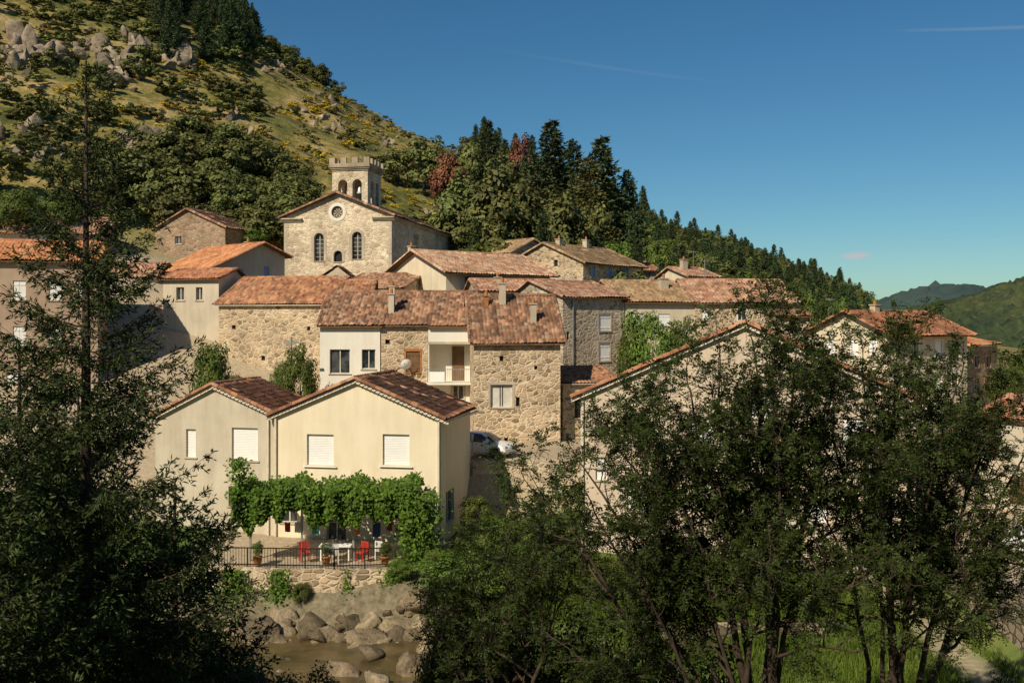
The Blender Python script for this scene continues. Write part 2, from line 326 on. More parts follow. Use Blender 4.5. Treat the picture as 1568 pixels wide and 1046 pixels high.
class House:
    def __init__(s,name,pL,DL,pR,DR,zb,depth,kind,ef,rz,rp=.5,eb=None,wall=None,tile=None,oe=.35,og=.2,cw=.26,verge=True,genoise=False):
        s.name=name; A=Vector((wx(pL,DL),DL,0));B=Vector((wx(pR,DR),DR,0)); s.A=A; s.w=(B-A).length; s.d=depth; s.yaw=math.atan2(B.y-A.y,B.x-A.x)
        s.root=empty(name,A,s.yaw); s.acc=Acc(); s.cut=[]; s.wall=wall; s.kind=kind; s.ef=ef; s.eb=ef if eb is None else eb; s.rz=rz; s.rp=rp; s.zb=zb
        c,sn_=math.cos(s.yaw),math.sin(s.yaw); s.X=Vector((c,sn_,0)); s.Y=Vector((-sn_,c,0)); s.tile=tile; s.oe=oe; s.og=og; s.seed=random.randint(0,9999); s.cw=cw; s.verge=verge
        s.roofparts=[]; s.genoise=genoise
    def place(s,face):
        w=s.w
        return {'front':lambda u,d,z:(u,-d,z),'right':lambda u,d,z:(w+d,u,z),'left':lambda u,d,z:(-d,u,z)}[face]
    def uv(s,face,px,py):
        P0=s.A.copy();d=s.X
        if face=='right': P0=s.A+s.X*s.w;d=s.Y
        if face=='left': d=s.Y
        tx=(px-784)/F; u=(tx*P0.y-P0.x)/(d.x-tx*d.y); y=P0.y+u*d.y; return u,CZ+(490-py)*y/F
    def rect(s,face,x0,y0,x1,y1):
        u0,_=s.uv(face,x0,y0);u1,_=s.uv(face,x1,y0);_,za=s.uv(face,(x0+x1)/2,y0);_,zb=s.uv(face,(x0+x1)/2,y1)
        return min(u0,u1),max(u0,u1),zb,za
    def b(s,part,mat,face,u0,u1,d0,d1,z0,z1): s.acc.add((part,mat),*box_uvz(s.place(face),u0,u1,d0,d1,z0,z1))
    def win(s,box,kind='glass',face='front',surround=None,dep=.22,sill=True,fr=None,arch=False,metric=False):
        u0,u1,z0,z1=box if metric else s.rect(face,*box); pl=s.place(face); fr=fr or m_frame
        if arch:
            r=(u1-u0)/2;uc=(u0+u1)/2;pts=[(u0,z0),(u1,z0)]+[(uc+r*math.cos(a),z1-r+r*math.sin(a)) for a in np.linspace(0,math.pi,11)]
        else: pts=[(u0,z0),(u1,z0),(u1,z1),(u0,z1)]
        n=len(pts);V=[pl(u,.05,z) for u,z in pts]+[pl(u,-dep,z) for u,z in pts]
        s.cut.append((V,[tuple(range(n)),tuple(range(2*n-1,n-1,-1))]+[(i,i+n,(i+1)%n+n,(i+1)%n) for i in range(n)]))
        W=u1-u0;Hh=z1-z0
        if sill and kind!='door' and kind!='open': s.b('sill',surround or m_dressed,face,u0-.1,u1+.1,-.1,.07,z0-.08,z0-.002)
        if surround is not None and not arch:
            k=.14
            s.b('surround',surround,face,u0-k,u0-.002,-.1,.025,z0,z1);s.b('surround',surround,face,u1+.002,u1+k,-.1,.025,z0,z1);s.b('surround',surround,face,u0-k-.03,u1+k+.03,-.1,.03,z1+.002,z1+k*1.3)
        if surround is not None and arch:
            r=(u1-u0)/2;uc=(u0+u1)/2;an=np.linspace(0,math.pi,13);zc=z1-r;k=.3
            s.b('surround',surround,face,u0-k,u0-.002,-.1,.03,z0,zc);s.b('surround',surround,face,u1+.002,u1+k,-.1,.03,z0,zc)
            for a,b_ in zip(an[:-1],an[1:]):
                q=[(uc+(r+.002)*math.cos(a),zc+(r+.002)*math.sin(a)),(uc+(r+k)*math.cos(a),zc+(r+k)*math.sin(a)),(uc+(r+k)*math.cos(b_),zc+(r+k)*math.sin(b_)),(uc+(r+.002)*math.cos(b_),zc+(r+.002)*math.sin(b_))]
                s.acc.add(('surround',surround),[pl(u,.03,z) for u,z in q]+[pl(u,-.05,z) for u,z in q],[(0,1,2,3),(7,6,5,4),(0,4,5,1),(1,5,6,2),(2,6,7,3),(3,7,4,0)])
        g=-dep+.012
        if kind in('glass','door','curtain'):
            e=.06;s.b('glass',m_glass,face,u0+.01,u1-.01,g,g+.015,z0+.01,z1-.01)
            q=g+.02
            for a,b_,c_,d_ in((u0+.005,u0+e,z0+.005,z1-.005),(u1-e,u1-.005,z0+.005,z1-.005),(u0+e,u1-e,z0+.005,z0+e),(u0+e,u1-e,z1-e,z1-.005),((u0+u1)/2-.035,(u0+u1)/2+.035,z0+e,z1-e)):
                s.b('frame',fr,face,a,b_,q,q+.05,c_,d_)
            if kind=='curtain': s.b('curtain',m_frame,face,u0+e,(u0+u1)/2-.12,q-.003,q+.004,z0+e,z1-.1); s.b('curtain',m_frame,face,(u0+u1)/2+.12,u1-e,q-.003,q+.004,z0+e,z1-.1)
        if kind=='arch': 
            s.acc.add(('glass',m_glass),[pl(u,g,z) for u,z in pts],[tuple(range(n))])
            s.b('bar',m_frame,face,(u0+u1)/2-.03,(u0+u1)/2+.03,g+.01,g+.05,z0,z1-.02)
            for i in range(1,6): s.b('bar',m_frame,face,u0,u1,g+.052,g+.07,z0+Hh*i/6.5-.015,z0+Hh*i/6.5+.015)
        if kind=='roller':
            k=max(6,int(Hh/.09))
            for i in range(k):
                za=z0+Hh*i/k; s.b('roller_shutter',m_shut,face,u0+.03,u1-.03,g,g+.05,za+.004,za+Hh/k-.006)
            s.b('guide',m_frame,face,u0,u0+.028,g,g+.09,z0,z1);s.b('guide',m_frame,face,u1-.028,u1,g,g+.09,z0,z1)
            s.b('back',m_dark,face,u0+.03,u1-.03,g-.006,g-.002,z0,z1)
        if kind in('shut','blueshut','woodshut'):
            mm={'shut':m_shut,'blueshut':m_blue,'woodshut':m_wood}[kind];mid=(u0+u1)/2
            for a,b_ in((u0+.02,mid-.008),(mid+.008,u1-.02)):
                s.b('shutter',mm,face,a,b_,-.10,-.06,z0+.02,z1-.02)
                for q in(.2,.8): s.b('shutter_bar',mm,face,a+.03,b_-.03,-.058,-.035,z0+Hh*q-.05,z0+Hh*q+.05)
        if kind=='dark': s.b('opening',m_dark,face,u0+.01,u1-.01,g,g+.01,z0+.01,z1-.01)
    def chimney(s,u,y,zt,w=.5,d=.5,mat=None,pot=True,h0=None):
        mat=mat or m_dressed;zr=s.roofz(u,y)-.4
        P=lambda a,b_,c_:(a,b_,c_)
        s.acc.add(('chimney',mat),*box_uvz(P,u-w/2,u+w/2,y-d/2,y+d/2,zr,zt))
        s.acc.add(('chimney_cap',mat),*box_uvz(P,u-w/2-.07,u+w/2+.07,y-d/2-.07,y+d/2+.07,zt+.001,zt+.08))
        if pot:
            n=10;V=[]
            for z,r in((zt+.08,.13),(zt+.45,.10)):
                for i in range(n): V.append((u+r*math.cos(i*6.283/n),y+r*math.sin(i*6.283/n),z))
            s.acc.add(('chimney_pot',m_orangewood),V,[(i,(i+1)%n,n+(i+1)%n,n+i) for i in range(n)]+[tuple(range(n,2*n))])
    def antenna(s,u,y,h=2.2):
        zr=s.roofz(u,y)-.2;P=lambda a,b_,c_:(a,b_,c_)
        s.acc.add(('antenna',m_metal),*box_uvz(P,u-.025,u+.025,y-.025,y+.025,zr,zr+h))
        s.acc.add(('antenna',m_metal),*box_uvz(P,u-.5,u+.5,y-.04,y-.027,zr+h-.15,zr+h-.12))
        for i in range(6): s.acc.add(('antenna',m_metal),*box_uvz(P,u-.45+i*.17,u-.435+i*.17,y-.3,y+.3,zr+h-.117,zr+h-.10))
    def roofz(s,u,y):
        if s.kind=='gx':
            yr=s.rp*s.d
            return s.ef+(s.rz-s.ef)*y/yr if y<yr else s.rz+(s.eb-s.rz)*(y-yr)/max(.01,s.d-yr)
        xr=s.rp*s.w
        return s.ef+(s.rz-s.ef)*u/xr if u<xr else s.rz+(s.eb-s.rz)*(u-xr)/max(.01,s.w-xr)
    def slope(s,P00,P10,P11,P01):
        s.seed+=1;up=np.array([0,0,.10]);P=[np.array(p,float) for p in(P00,P10,P11,P01)]
        s.roofparts.append(tiles(*[p+up for p in P],cw=s.cw,rh=s.cw*1.6,amp=s.cw*.28,seed=s.seed,sag=.05)+(0,))
        lo=[p+np.array([0,0,.015]) for p in P];hi=[p+np.array([0,0,.075]) for p in P]
        s.acc.add(('roof_deck',m_wood if s.oe>.3 else m_dressed),lo+hi,[(3,2,1,0),(4,5,6,7),(0,1,5,4),(1,2,6,5),(2,3,7,6),(3,0,4,7)])
    def build(s):
        w,d,zb,ef,eb,rz,rp,oe,og=s.w,s.d,s.zb,s.ef,s.eb,s.rz,s.rp,s.oe,s.og
        if s.kind=='gx':
            pr=[(0,zb),(d,zb)]+([(d,eb)] if rp<.999 else [])+[(rp*d,rz),(0,ef)]
            V=[(0,y,z) for y,z in pr]+[(w,y,z) for y,z in pr];sf=(rz-ef)/(rp*d)
            s.slope((-og,-oe,ef-oe*sf),(w+og,-oe,ef-oe*sf),(w+og,rp*d,rz),(-og,rp*d,rz))
            if rp<.999:
                sb=(rz-eb)/(d-rp*d);s.slope((w+og,d+oe,eb-oe*sb),(-og,d+oe,eb-oe*sb),(-og,rp*d,rz),(w+og,rp*d,rz))
            caps=[((-og,rp*d,rz+.13),(w+og,rp*d,rz+.13))]
            if s.verge:
                for x in(-og,w+og): caps.append(((x,-oe,ef-oe*sf+.13),(x,rp*d,rz+.13)))
                if rp<.999:
                    for x in(-og,w+og): caps.append(((x,d+oe,eb-oe*sb+.13),(x,rp*d,rz+.13)))
        else:
            pr=[(0,zb),(w,zb),(w,eb),(rp*w,rz),(0,ef)]
            V=[(x,0,z) for x,z in pr]+[(x,d,z) for x,z in pr];sf=(rz-ef)/(rp*w);sb=(rz-eb)/(w-rp*w);xr=rp*w
            s.slope((-oe,d+og,ef-oe*sf),(-oe,-og,ef-oe*sf),(xr,-og,rz),(xr,d+og,rz))
            s.slope((w+oe,-og,eb-oe*sb),(w+oe,d+og,eb-oe*sb),(xr,d+og,rz),(xr,-og,rz))
            caps=[((xr,-og,rz+.13),(xr,d+og,rz+.13))]
            if s.verge: caps+=[((-oe,-og,ef-oe*sf+.12),(xr,-og,rz+.12)),((w+oe,-og,eb-oe*sb+.12),(xr,-og,rz+.12))]
            if s.genoise:
                for (xa,za),(xb,zb_) in (((-oe,ef-oe*sf),(xr,rz)),((w+oe,eb-oe*sb),(xr,rz))):
                    L=math.hypot(xb-xa,zb_-za);n_=int(L/.24)
                    for i in range(n_):
                        t_=(i+.5)/n_;x=xa+(xb-xa)*t_;z=za+(zb_-za)*t_-.02;k=7;V_=[]
                        for yy in(-og-.02,-.0):
                            for j in range(k): a=math.pi*j/(k-1);V_.append((x+.10*math.cos(a),yy,z-.13+.11*math.sin(a)))
                        s.roofparts.append((V_,[(j,j+1,k+j+1,k+j) for j in range(k-1)],np.full(k-1,.6+.4*random.random()),0))
                    s.acc.add(('verge_mortar',m_white),[(xa,-og+.03,za-.16),(xb,-og+.03,zb_-.16),(xb,-og+.03,zb_+.0),(xa,-og+.03,za+.0),(xa,0.001,za-.16),(xb,0.001,zb_-.16),(xb,0.001,zb_),(xa,0.001,za)],[(0,1,2,3),(7,6,5,4),(0,4,5,1),(2,6,7,3),(0,3,7,4),(1,5,6,2)])
        for i,(a,b_) in enumerate(caps): s.roofparts.append(caprow(a,b_,rad=s.cw*.5,seed=s.seed+i)+(0,))
        nn=len(pr)
        body=mk('walls',V,[tuple(range(nn-1,-1,-1)),tuple(range(nn,2*nn))]+[(i,(i+1)%nn,(i+1)%nn+nn,i+nn) for i in range(nn)],s.wall,s.root)
        s.body_finish(body)
        me=joinmesh('tile_roof',s.roofparts);me.materials.append(s.tile);link(bpy.data.objects.new('tile_roof',me),s.root)
        s.acc.flush(s.root,None);return s
    def body_finish(s,body):
        def rec(me):
            bm=bmesh.new();bm.from_mesh(me);bmesh.ops.recalc_face_normals(bm,faces=bm.faces);bm.to_mesh(me);bm.free()
        rec(body.data)
        if s.cut:
            V=[];Fc=[]
            for v,f in s.cut:
                k=len(V);V+=v;Fc+=[tuple(i+k for i in q) for q in f]
            c=mk('cut',V,Fc,None,s.root);rec(c.data)
            bpy.context.view_layer.update()
            mo=body.modifiers.new('b','BOOLEAN');mo.operation='DIFFERENCE';mo.solver='EXACT';mo.object=c
            dg=bpy.context.evaluated_depsgraph_get();nm=bpy.data.meshes.new_from_object(body.evaluated_get(dg));body.modifiers.clear()
            if len(nm.polygons)>5: body.data=nm
            cm=c.data;bpy.data.objects.remove(c);bpy.data.meshes.remove(cm)
def pipe(h,part,mat,u,d,z0,z1,face='front',r=.05):
    h.b(part,mat,face,u-r,u+r,d-r,d+r,z0,z1)
# ---- 1 cream rendered house
h=House('cream_house',420,55.8,675,54,0.5,7,'gy',9.19,11.2,.5,wall=m_cream,tile=t_brown,oe=.35,og=.25,genoise=True)
for bx in((470,665,511,712),(586,665,627,712)):
    h.win(bx,'roller',dep=.2,surround=None)
    u0,u1,z0,z1=h.rect('front',*bx);h.b('white_sill',m_shut,'front',u0-.18,u1+.18,.072,.13,z0-.10,z0-.03)
h.win((683,750,695,800),'door',face='right')
h.win((430,770,455,800),'glass');h.win((500,770,530,835),'door')
pipe(h,'downpipe',m_beigepipe,h.w-.1,.09,1.0,9.0);pipe(h,'downpipe',m_beigepipe,.12,.09,1.0,9.0)
h.b('gutter',m_beigepipe,'right',-.2,7.2,.36,.48,8.86,8.98)
h.build()
# ---- 2 annex
h=House('rendered_house',238,57.8,420.5,56.05,1.0,5.2,'gy',8.9,10.75,.5,eb=9.2,wall=m_grey,tile=t_brown,oe=.3,og=.25,genoise=True)
h.win((355,655,395,705),'roller',dep=.2);h.win((350,745,380,775),'glass');h.win((285,657,300,700),'roller',dep=.2);pipe(h,'downpipe',m_beigepipe,h.w-.35,.09,2,8.9);h.build()
# ---- 3 tall stone house
h=House('stone_house',726,68,858,68.6,4,5.0,'gx',13.0,16.2,.98,eb=16.0,wall=m_stone_warm,tile=t_old,oe=.35,og=.3)
h.win((751,589,785,624),'curtain',surround=m_dressed);h.win((790,608,796,622),'dark',sill=False)
h.win((765,545,771,553),'dark',sill=False);h.win((818,560,823,566),'dark',sill=False);h.win((772,670,778,680),'dark',sill=False)
h.chimney(2.3,3.9,17.1,.45,.45);h.chimney(4.3,1.9,15.6,.4,.4);h.chimney(1.1,3.6,16.2,.3,.3,m_orangewood);h.build()
# ---- 4 row
h=House('white_house',490,73,582,73,5,6,'gx',14.1,16.6,.95,eb=16.0,wall=m_white,tile=t_old)
h.win((505,535,536,572),'glass',fr=m_frame);h.win((554,535,575,565),'glass');h.chimney(5.0,2.5,17,.4,.4);h.build()
h=House('stone_house',582.6,73.1,655,73.1,5,6,'gx',14.15,16.6,.95,eb=16.0,wall=m_stone_warm,tile=t_old,og=.05,verge=False)
h.win((622,538,643,570),'woodshut',surround=m_orangewood);h.win((590,520,597,527),'dark',sill=False);h.chimney(.6,1.7,16.4,.42,.42);h.build()
e=empty('satellite_dish',(wx(620,72.6),72.6,wz(556,72.6)));V=[];Fc=[]
for i in range(5):
    for j in range(16):
        r=.42*i/4;a=j*6.283/16;V.append((r*math.cos(a),-.25+.7*r*r*1.2-.1,r*math.sin(a)))
Fc=[(i*16+j,i*16+(j+1)%16,(i+1)*16+(j+1)%16,(i+1)*16+j) for i in range(4) for j in range(16)]
dsh=mk('dish',V,Fc,m_shut,e,True);dsh.rotation_euler=(.4,0,.5)
mk('arm',*box_uvz(lambda u,d,z:(u,d,z),-.03,.03,-.4,.5,-.05,.0),m_metal,e);mk('pole',*box_uvz(lambda u,d,z:(u,d,z),-.03,.03,-.32,-.26,-2.2,.0),m_metal,e)
h=House('balcony_house',655.6,73,727,73,5,6,'gx',14.1,16.6,.95,eb=16.0,wall=m_white,tile=t_old,og=.05,verge=False)
u0,u1,z0,z1=h.rect('front',657,527,722,585)
h.win((u0,u1,z0,z1),'open',dep=1.6,metric=True)
h.b('lintel',m_dressed,'front',u0-.1,u1+.1,-.1,.04,z1+.002,z1+.18)
h.b('balcony_slab',m_white,'front',u0-.25,u1+.15,-.0,.9,z0-.15,z0-.002)
for i in range(24):
    uu=u0-.2+i*(u1-u0+.3)/23;h.b('railing',m_metal,'front',uu-.012,uu+.012,.84,.865,z0,z0+.95)
h.b('railing',m_metal,'front',u0-.25,u1+.15,.83,.875,z0+.951,z0+1.0)
h.b('door',m_wood,'front',u0+1.6,u0+2.5,-1.59,-1.54,z0,z1-.2)
h.b('panel',m_shut,'front',u0+.1,u0+1.2,.87,.885,z0+.05,z0+.8)
h.win((693,590,710,612),'glass',surround=m_dressed);h.build()
# ---- 5 stone house left
h=House('stone_house',335,81,494,79,5,8,'gx',15.75,18.0,.6,wall=m_stone_warm,tile=t_brown,oe=.3,og=.3)
h.win((355,498,361,504),'dark',sill=False);h.win((470,500,475,506),'dark',sill=False);h.win((400,545,406,552),'dark',sill=False);h.build()
h=House('small_house',497,77,560,77,5,5,'gx',15.3,17.6,.95,wall=m_stone_grey,tile=t_brown,oe=.3,og=.2);h.build()
# ---- 6 church
def church():
    h=House('church',435,102.1,600,100,12,27,'gy',25.0,27.3,.5,wall=m_stone_church,tile=t_old,oe=.45,og=.35,cw=.34)
    h.win((481,357,496,400),'arch',arch=True,surround=m_dressed,dep=.35);h.win((539,355,554,397),'arch',arch=True,surround=m_dressed,dep=.35)
    h.win((511,384,524,401),'dark',arch=True,surround=m_dressed,dep=.3,sill=True)
    uc,zc=h.uv('front',516.5,325);R=.62;pl=h.place('front');n=24
    pts=[(uc+R*math.cos(i*6.2832/n),zc+R*math.sin(i*6.2832/n)) for i in range(n)]
    V=[pl(u,.05,z) for u,z in pts]+[pl(u,-.35,z) for u,z in pts];h.cut.append((V,[tuple(range(n)),tuple(range(2*n-1,n-1,-1))]+[(i,i+n,(i+1)%n+n,(i+1)%n) for i in range(n)]))
    h.acc.add(('rose_glass',m_glass),[pl(u,-.33,z) for u,z in pts],[tuple(range(n))])
    def ring(r0,r1,cu,cz,d0,d1,mat,nm,n=24):
        V=[]
        for r in(r0,r1):
            for dd in(d0,d1): V+=[pl(cu+r*math.cos(i*6.2832/n),dd,cz+r*math.sin(i*6.2832/n)) for i in range(n)]
        Fc=[]
        for i in range(n):
            j=(i+1)%n;Fc+=[(i,j,n+j,n+i),(2*n+i,3*n+i,3*n+j,2*n+j),(n+i,n+j,3*n+j,3*n+i),(i,2*n+i,2*n+j,j)]
        h.acc.add((nm,mat),V,Fc)
    ring(R+.002,R+.32,uc,zc,-.05,.04,m_white,'rose_surround')
    for i in range(8):
        a=i*6.2832/8;ring(.10,.16,uc+.40*math.cos(a),zc+.40*math.sin(a),-.3,-.2,m_dressed,'tracery',10)
    ring(.10,.17,uc,zc,-.3,-.2,m_dressed,'tracery',12)
    for a,b_ in((-.35,2.0),(h.w-2.0,h.w+.35)):
        for k in range(3): h.b('cornice',m_dressed,'front',a,b_,.0,.12+.12*k,25.0-.5+.13*k,25.0-.5+.13*k+.125)
    for k in range(3): h.b('cornice',m_dressed,'right',.05,27,.0,.1+.12*k,24.5+.13*k,24.5+.13*k+.125)
    for i in range(16):
        L=.55 if i%2 else .35;h.b('quoin',m_dressed,'front',0.002,L,-.1,.02,16.9+i*.47,16.9+i*.47+.44);h.b('quoin',m_dressed,'front',h.w-L,h.w-.002,-.1,.02,16.9+i*.47,16.9+i*.47+.44)
    for u in(8,17): h.b('buttress',m_stone_church,'right',u,u+.9,0,.5,12,23.8)
    u0,_=h.uv('front',502,420);u1,_=h.uv('front',541,420);zp0=wz(424,100);zp1=wz(408,100)
    P=lambda a,b_,c_:(a,b_,c_);uc=(u0+u1)/2
    h.acc.add(('portal',m_dressed),[(u0,-1,15),(u1,-1,15),(u1,-1,zp0),(uc,-1,zp1),(u0,-1,zp0),(u0,-.002,15),(u1,-.002,15),(u1,-.002,zp0),(uc,-.002,zp1),(u0,-.002,zp0)],[(0,1,2,3,4),(9,8,7,6,5),(0,5,6,1),(1,6,7,2),(2,7,8,3),(3,8,9,4),(4,9,5,0)])
    for a,c_ in(((u0-.2,zp0),(uc,zp1)),((u1+.2,zp0),(uc,zp1))): 
        h.roofparts.append(tiles((a[0],-1.2,a[1]+.1),(a[0],0,a[1]+.1),(c_[0],0,c_[1]+.1),(c_[0],-1.2,c_[1]+.1),seed=3)+(0,))
    h.build()
    fx,_=h.uv('front',497,300)
    T0=fx+.1;TW=3.85;y0=1.9;TD=4.4;zt=wz(262,103);zbs=25.2
    A=Acc();B_=lambda nm,mt,a,b_,c_,d_,e_,f_:A.add((nm,mt),*box_uvz(P,a,b_,c_,d_,e_,f_))
    V,Fc=box_uvz(P,T0,T0+TW,y0,y0+TD,zbs,zt);tw=mk('tower_walls',V,Fc,m_tower,h.root)
    h2=h;h2.cut=[]
    def archcut(axis,c,z0,z1,hw):
        pts=[(c-hw,z0),(c+hw,z0)]+[(c+hw*math.cos(a),z1-hw+hw*math.sin(a)) for a in np.linspace(0,math.pi,11)];n=len(pts)
        if axis=='y': V=[(u,y0-.5,z) for u,z in pts]+[(u,y0+TD+.5,z) for u,z in pts]
        else: V=[(T0-.5,u,z) for u,z in pts]+[(T0+TW+.5,u,z) for u,z in pts]
        return (V,[tuple(range(n)),tuple(range(2*n-1,n-1,-1))]+[(i,i+n,(i+1)%n+n,(i+1)%n) for i in range(n)])
    V,Fc=box_uvz(P,T0+.45,T0+TW-.45,y0+.45,y0+TD-.45,zbs+1,zt-.5)
    for cs in ([ (V,Fc)],[archcut('y',T0+1.15,26.6,29.0,.5),archcut('y',T0+2.7,26.6,29.0,.5)],[archcut('x',y0+1.4,26.6,29.0,.5),archcut('x',y0+3.1,26.6,29.0,.5)]):
        h2.cut=cs;h2.body_finish(tw)
    tw.data.materials.clear();tw.data.materials.append(m_stone_church)
    for k in range(3): B_('tower_cornice',m_tower,T0-.1-.1*k,T0+TW+.1+.1*k,y0-.1-.1*k,y0+TD+.1+.1*k,zt+.001+k*.16,zt+.158+k*.16)
    B_('string_course',m_dressed,T0-.08,T0+TW+.08,y0-.08,y0+TD+.08,26.35,26.5)
    zm=zt+.48
    B_('parapet',m_tower,T0-.25,T0+TW+.25,y0-.25,y0+TD+.25,zm,zm+.25)
    nm=4
    for i in range(nm):
        a=T0-.25+i*(TW+.5-.62)/(nm-1)
        for yy in(y0-.25,y0+TD-.05): B_('merlon',m_tower,a,a+.62,yy,yy+.3,zm+.251,zm+.85)
    for i in range(1,nm):
        b_=y0-.25+i*(TD+.5-.62)/nm
        for xx in(T0-.25,T0+TW-.05): B_('merlon',m_tower,xx,xx+.3,b_,b_+.6,zm+.251,zm+.85)
    n=14;V=[];prof_=[(.05,.75),(.2,.72),(.26,.5),(.32,.2),(.45,0)]
    for r,z in prof_:
        for i in range(n): V.append((T0+2.7+r*math.cos(i*6.283/n),y0+.9+r*math.sin(i*6.283/n),27.6+z))
    A.add(('bell',m_metal),V,[(k*n+i,k*n+(i+1)%n,(k+1)*n+(i+1)%n,(k+1)*n+i) for k in range(4) for i in range(n)])
    A.flush(h.root,None)
church()
h=House('stone_house',520,90,616,88,12,5,'gx',wz(443,89),wz(421,93),.95,wall=m_stone_grey,tile=t_old);h.build()
# ---- 7 left
h=House('stone_house',238,110,345,107,14,12,'gy',wz(350,108),wz(321,108),.47,wall=m_stone_brown,tile=t_old,cw=.34);h.win((268,362,278,374),'glass');h.chimney(1.0,3,wz(318,110),.6,.5);h.build()
h=House('orange_roof_house',318,89,436,95,10,9,'gy',wz(413,89),wz(374,93),.68,eb=wz(393,95),wall=m_grey,tile=t_orange,oe=.5,og=.6)
h.win((330,418,342,440),'door');h.win((360,412,372,428),'blueshut');h.win((404,408,412,430),'blueshut')
u0,_=h.uv('front',322,440);u1,_=h.uv('front',390,440);zb_=wz(452,90);h.b('balcony_slab',m_concrete,'front',u0,u1,0,1.2,zb_-.18,zb_)
for i in range(26): uu=u0+.05+i*(u1-u0-.1)/25;h.b('railing',m_metal,'front',uu-.015,uu+.015,1.14,1.17,zb_+.001,zb_+.95)
h.b('railing',m_metal,'front',u0,u1,1.13,1.18,zb_+.951,zb_+1.0)
h.chimney(h.w-.8,5,wz(372,98),.5,.5);h.build()
h=House('stone_house',250,84,335,83,8,5,'gx',wz(428,84),wz(415,87),.6,wall=m_grey,tile=t_redorg);h.win((270,440,282,460),'glass');h.win((300,440,310,460),'glass');h.build()
h=House('pink_house',-90,72,150,75,6,9,'gx',wz(400,74),wz(372,78),.5,wall=m_pink,tile=t_orange)
for bx in((20,430,40,460),(75,430,95,460),(120,430,138,460),(20,500,40,530),(75,500,95,530),(10,570,35,610)): h.win(bx,'shut')
h.build()
h=House('rendered_house',-60,98,165,102,14,9,'gx',wz(358,100),wz(333,104),.5,wall=m_rose,tile=t_pink)
for bx in((60,362,75,385),(120,368,132,390)): h.win(bx,'shut')
h.chimney(9,4,wz(318,104),.6,.5);h.build()
h=House('rendered_house',160,92,238,92,10,6,'gx',wz(425,92),wz(405,95),.5,wall=m_rose,tile=t_pink);h.win((180,440,192,462),'glass');h.build()
# ---- 9 salmon roof house
h=House('salmon_roof_house',683,88,842,95.5,10,9.7,'gx',wz(415,88),wz(386,92),.5,wall=m_cream2,tile=t_salmon,oe=.8,og=.5,cw=.3)
h.win((712,424,722,442),'woodshut');h.win((760,424,770,440),'woodshut');h.win((615,430,622,445),'glass',face='left');h.chimney(1.5,8,wz(378,95),.5,.5);h.build()
h=House('stone_house',735,84,862,86,10,5,'gx',wz(447,84),wz(431,88),.6,wall=m_stone_grey,tile=t_pink,cw=.3);h.chimney(2.2,2.5,wz(425,86),.5,.4);h.build()
# ---- 10
h=House('stone_house',893,108,985,118,10,10.5,'gx',wz(403,109),wz(375,112),.5,wall=m_stone_warm,tile=t_ochre,cw=.36,oe=.5)
for bx in((905,408,911,424),(930,408,936,424),(955,410,961,424)): h.win(bx,'blueshut',surround=m_dressed)
h.win((848,398,854,408),'dark',face='left',sill=False);h.win((803,408,815,422),'dark',face='left',sill=False)
h.chimney(2.5,5,wz(366,112),.6,.6);h.chimney(8,5,wz(368,117),.6,.6);h.build()
h=House('stone_house',780,112,850,116,10,6,'gy',wz(388,112),wz(368,114),.5,wall=m_stone_grey,tile=t_ochre,cw=.36);h.win((805,394,815,404),'dark');h.build()
h=House('red_house',958,120,1010,122,8,6,'gx',wz(414,120),wz(402,124),.6,wall=m_pink,tile=t_brown,cw=.36);h.win((970,418,976,428),'glass');h.win((990,418,996,428),'glass');h.build()
h=House('rendered_house',1055,112,1100,114,8,6,'gx',wz(425,113),wz(412,116),.6,wall=m_cream2,tile=t_pink,cw=.36);h.chimney(1.6,3,wz(398,115),.7,.6);h.antenna(3,3,2.5);h.build()
# ---- 11 terrace
h=House('stone_house',862,80,956,84,5,7,'gx',wz(456,82),wz(434,86),.6,wall=m_stone_grey,tile=t_pink,cw=.3)
for bx in((917,481,935,507),(917,525,934,553)): h.win(bx,'shut',surround=m_dressed)
h.win((868,508,872,520),'dark',sill=False);pipe(h,'downpipe',m_metal,1.0,.08,7,16.2,r=.04);h.build()
h=House('terrace_house',957,84.1,1064,86,5,8,'gx',wz(463,85),wz(433,90),.6,wall=m_cream2,tile=t_ochre,cw=.3)
for bx in((968,480,986,501),(1008,481,1026,499)): h.win(bx,'shut')
h.win((962,525,968,555),'shut');h.chimney(5.0,3,wz(428,89),.7,.6);h.build()
h=House('terrace_house',1064.5,85.9,1222,87,5,8,'gx',wz(464,86.5),wz(431,91),.6,wall=m_stone_warm,tile=t_pink,cw=.3)
h.win((1130,472,1143,491),'glass',surround=m_white);h.win((1075,475,1086,490),'shut');h.win((1190,476,1200,492),'shut');h.antenna(2.5,5.2,2.5);h.build()
h=House('outbuilding',1196,80,1240,80,5,3,'gx',wz(485,80),wz(478,82),.6,wall=m_stone_grey,tile=t_old);h.win((1208,492,1218,503),'dark');h.build()
h=House('stone_outbuilding',862,70,946,71,4,4.5,'gx',10.0,10.85,.95,wall=m_stone_warm,tile=t_brown,oe=.3)
h.win((880,610,895,640),'dark');h.build()
# ---- 12 big gable house
h=House('gabled_house',889,50.5,1402,46.8,1.0,10,'gy',10.7,14.3,.51,eb=10.7,wall=m_rose,tile=t_redorg,oe=.45,og=.25,genoise=True)
for bx in((960,740,1000,783),(1058,640,1092,690),(1150,598,1190,640),(1238,768,1268,800),(1290,640,1325,690),(912,700,930,735)): h.win(bx,'roller',dep=.2)
h.win((1100,750,1135,790),'glass');h.win((1330,755,1360,840),'door')
h.b('ledge',m_dressed,'front',0,h.w,0,.06,7.0,7.08)
pipe(h,'downpipe',m_beigepipe,.12,.09,1.5,10.4);h.build()
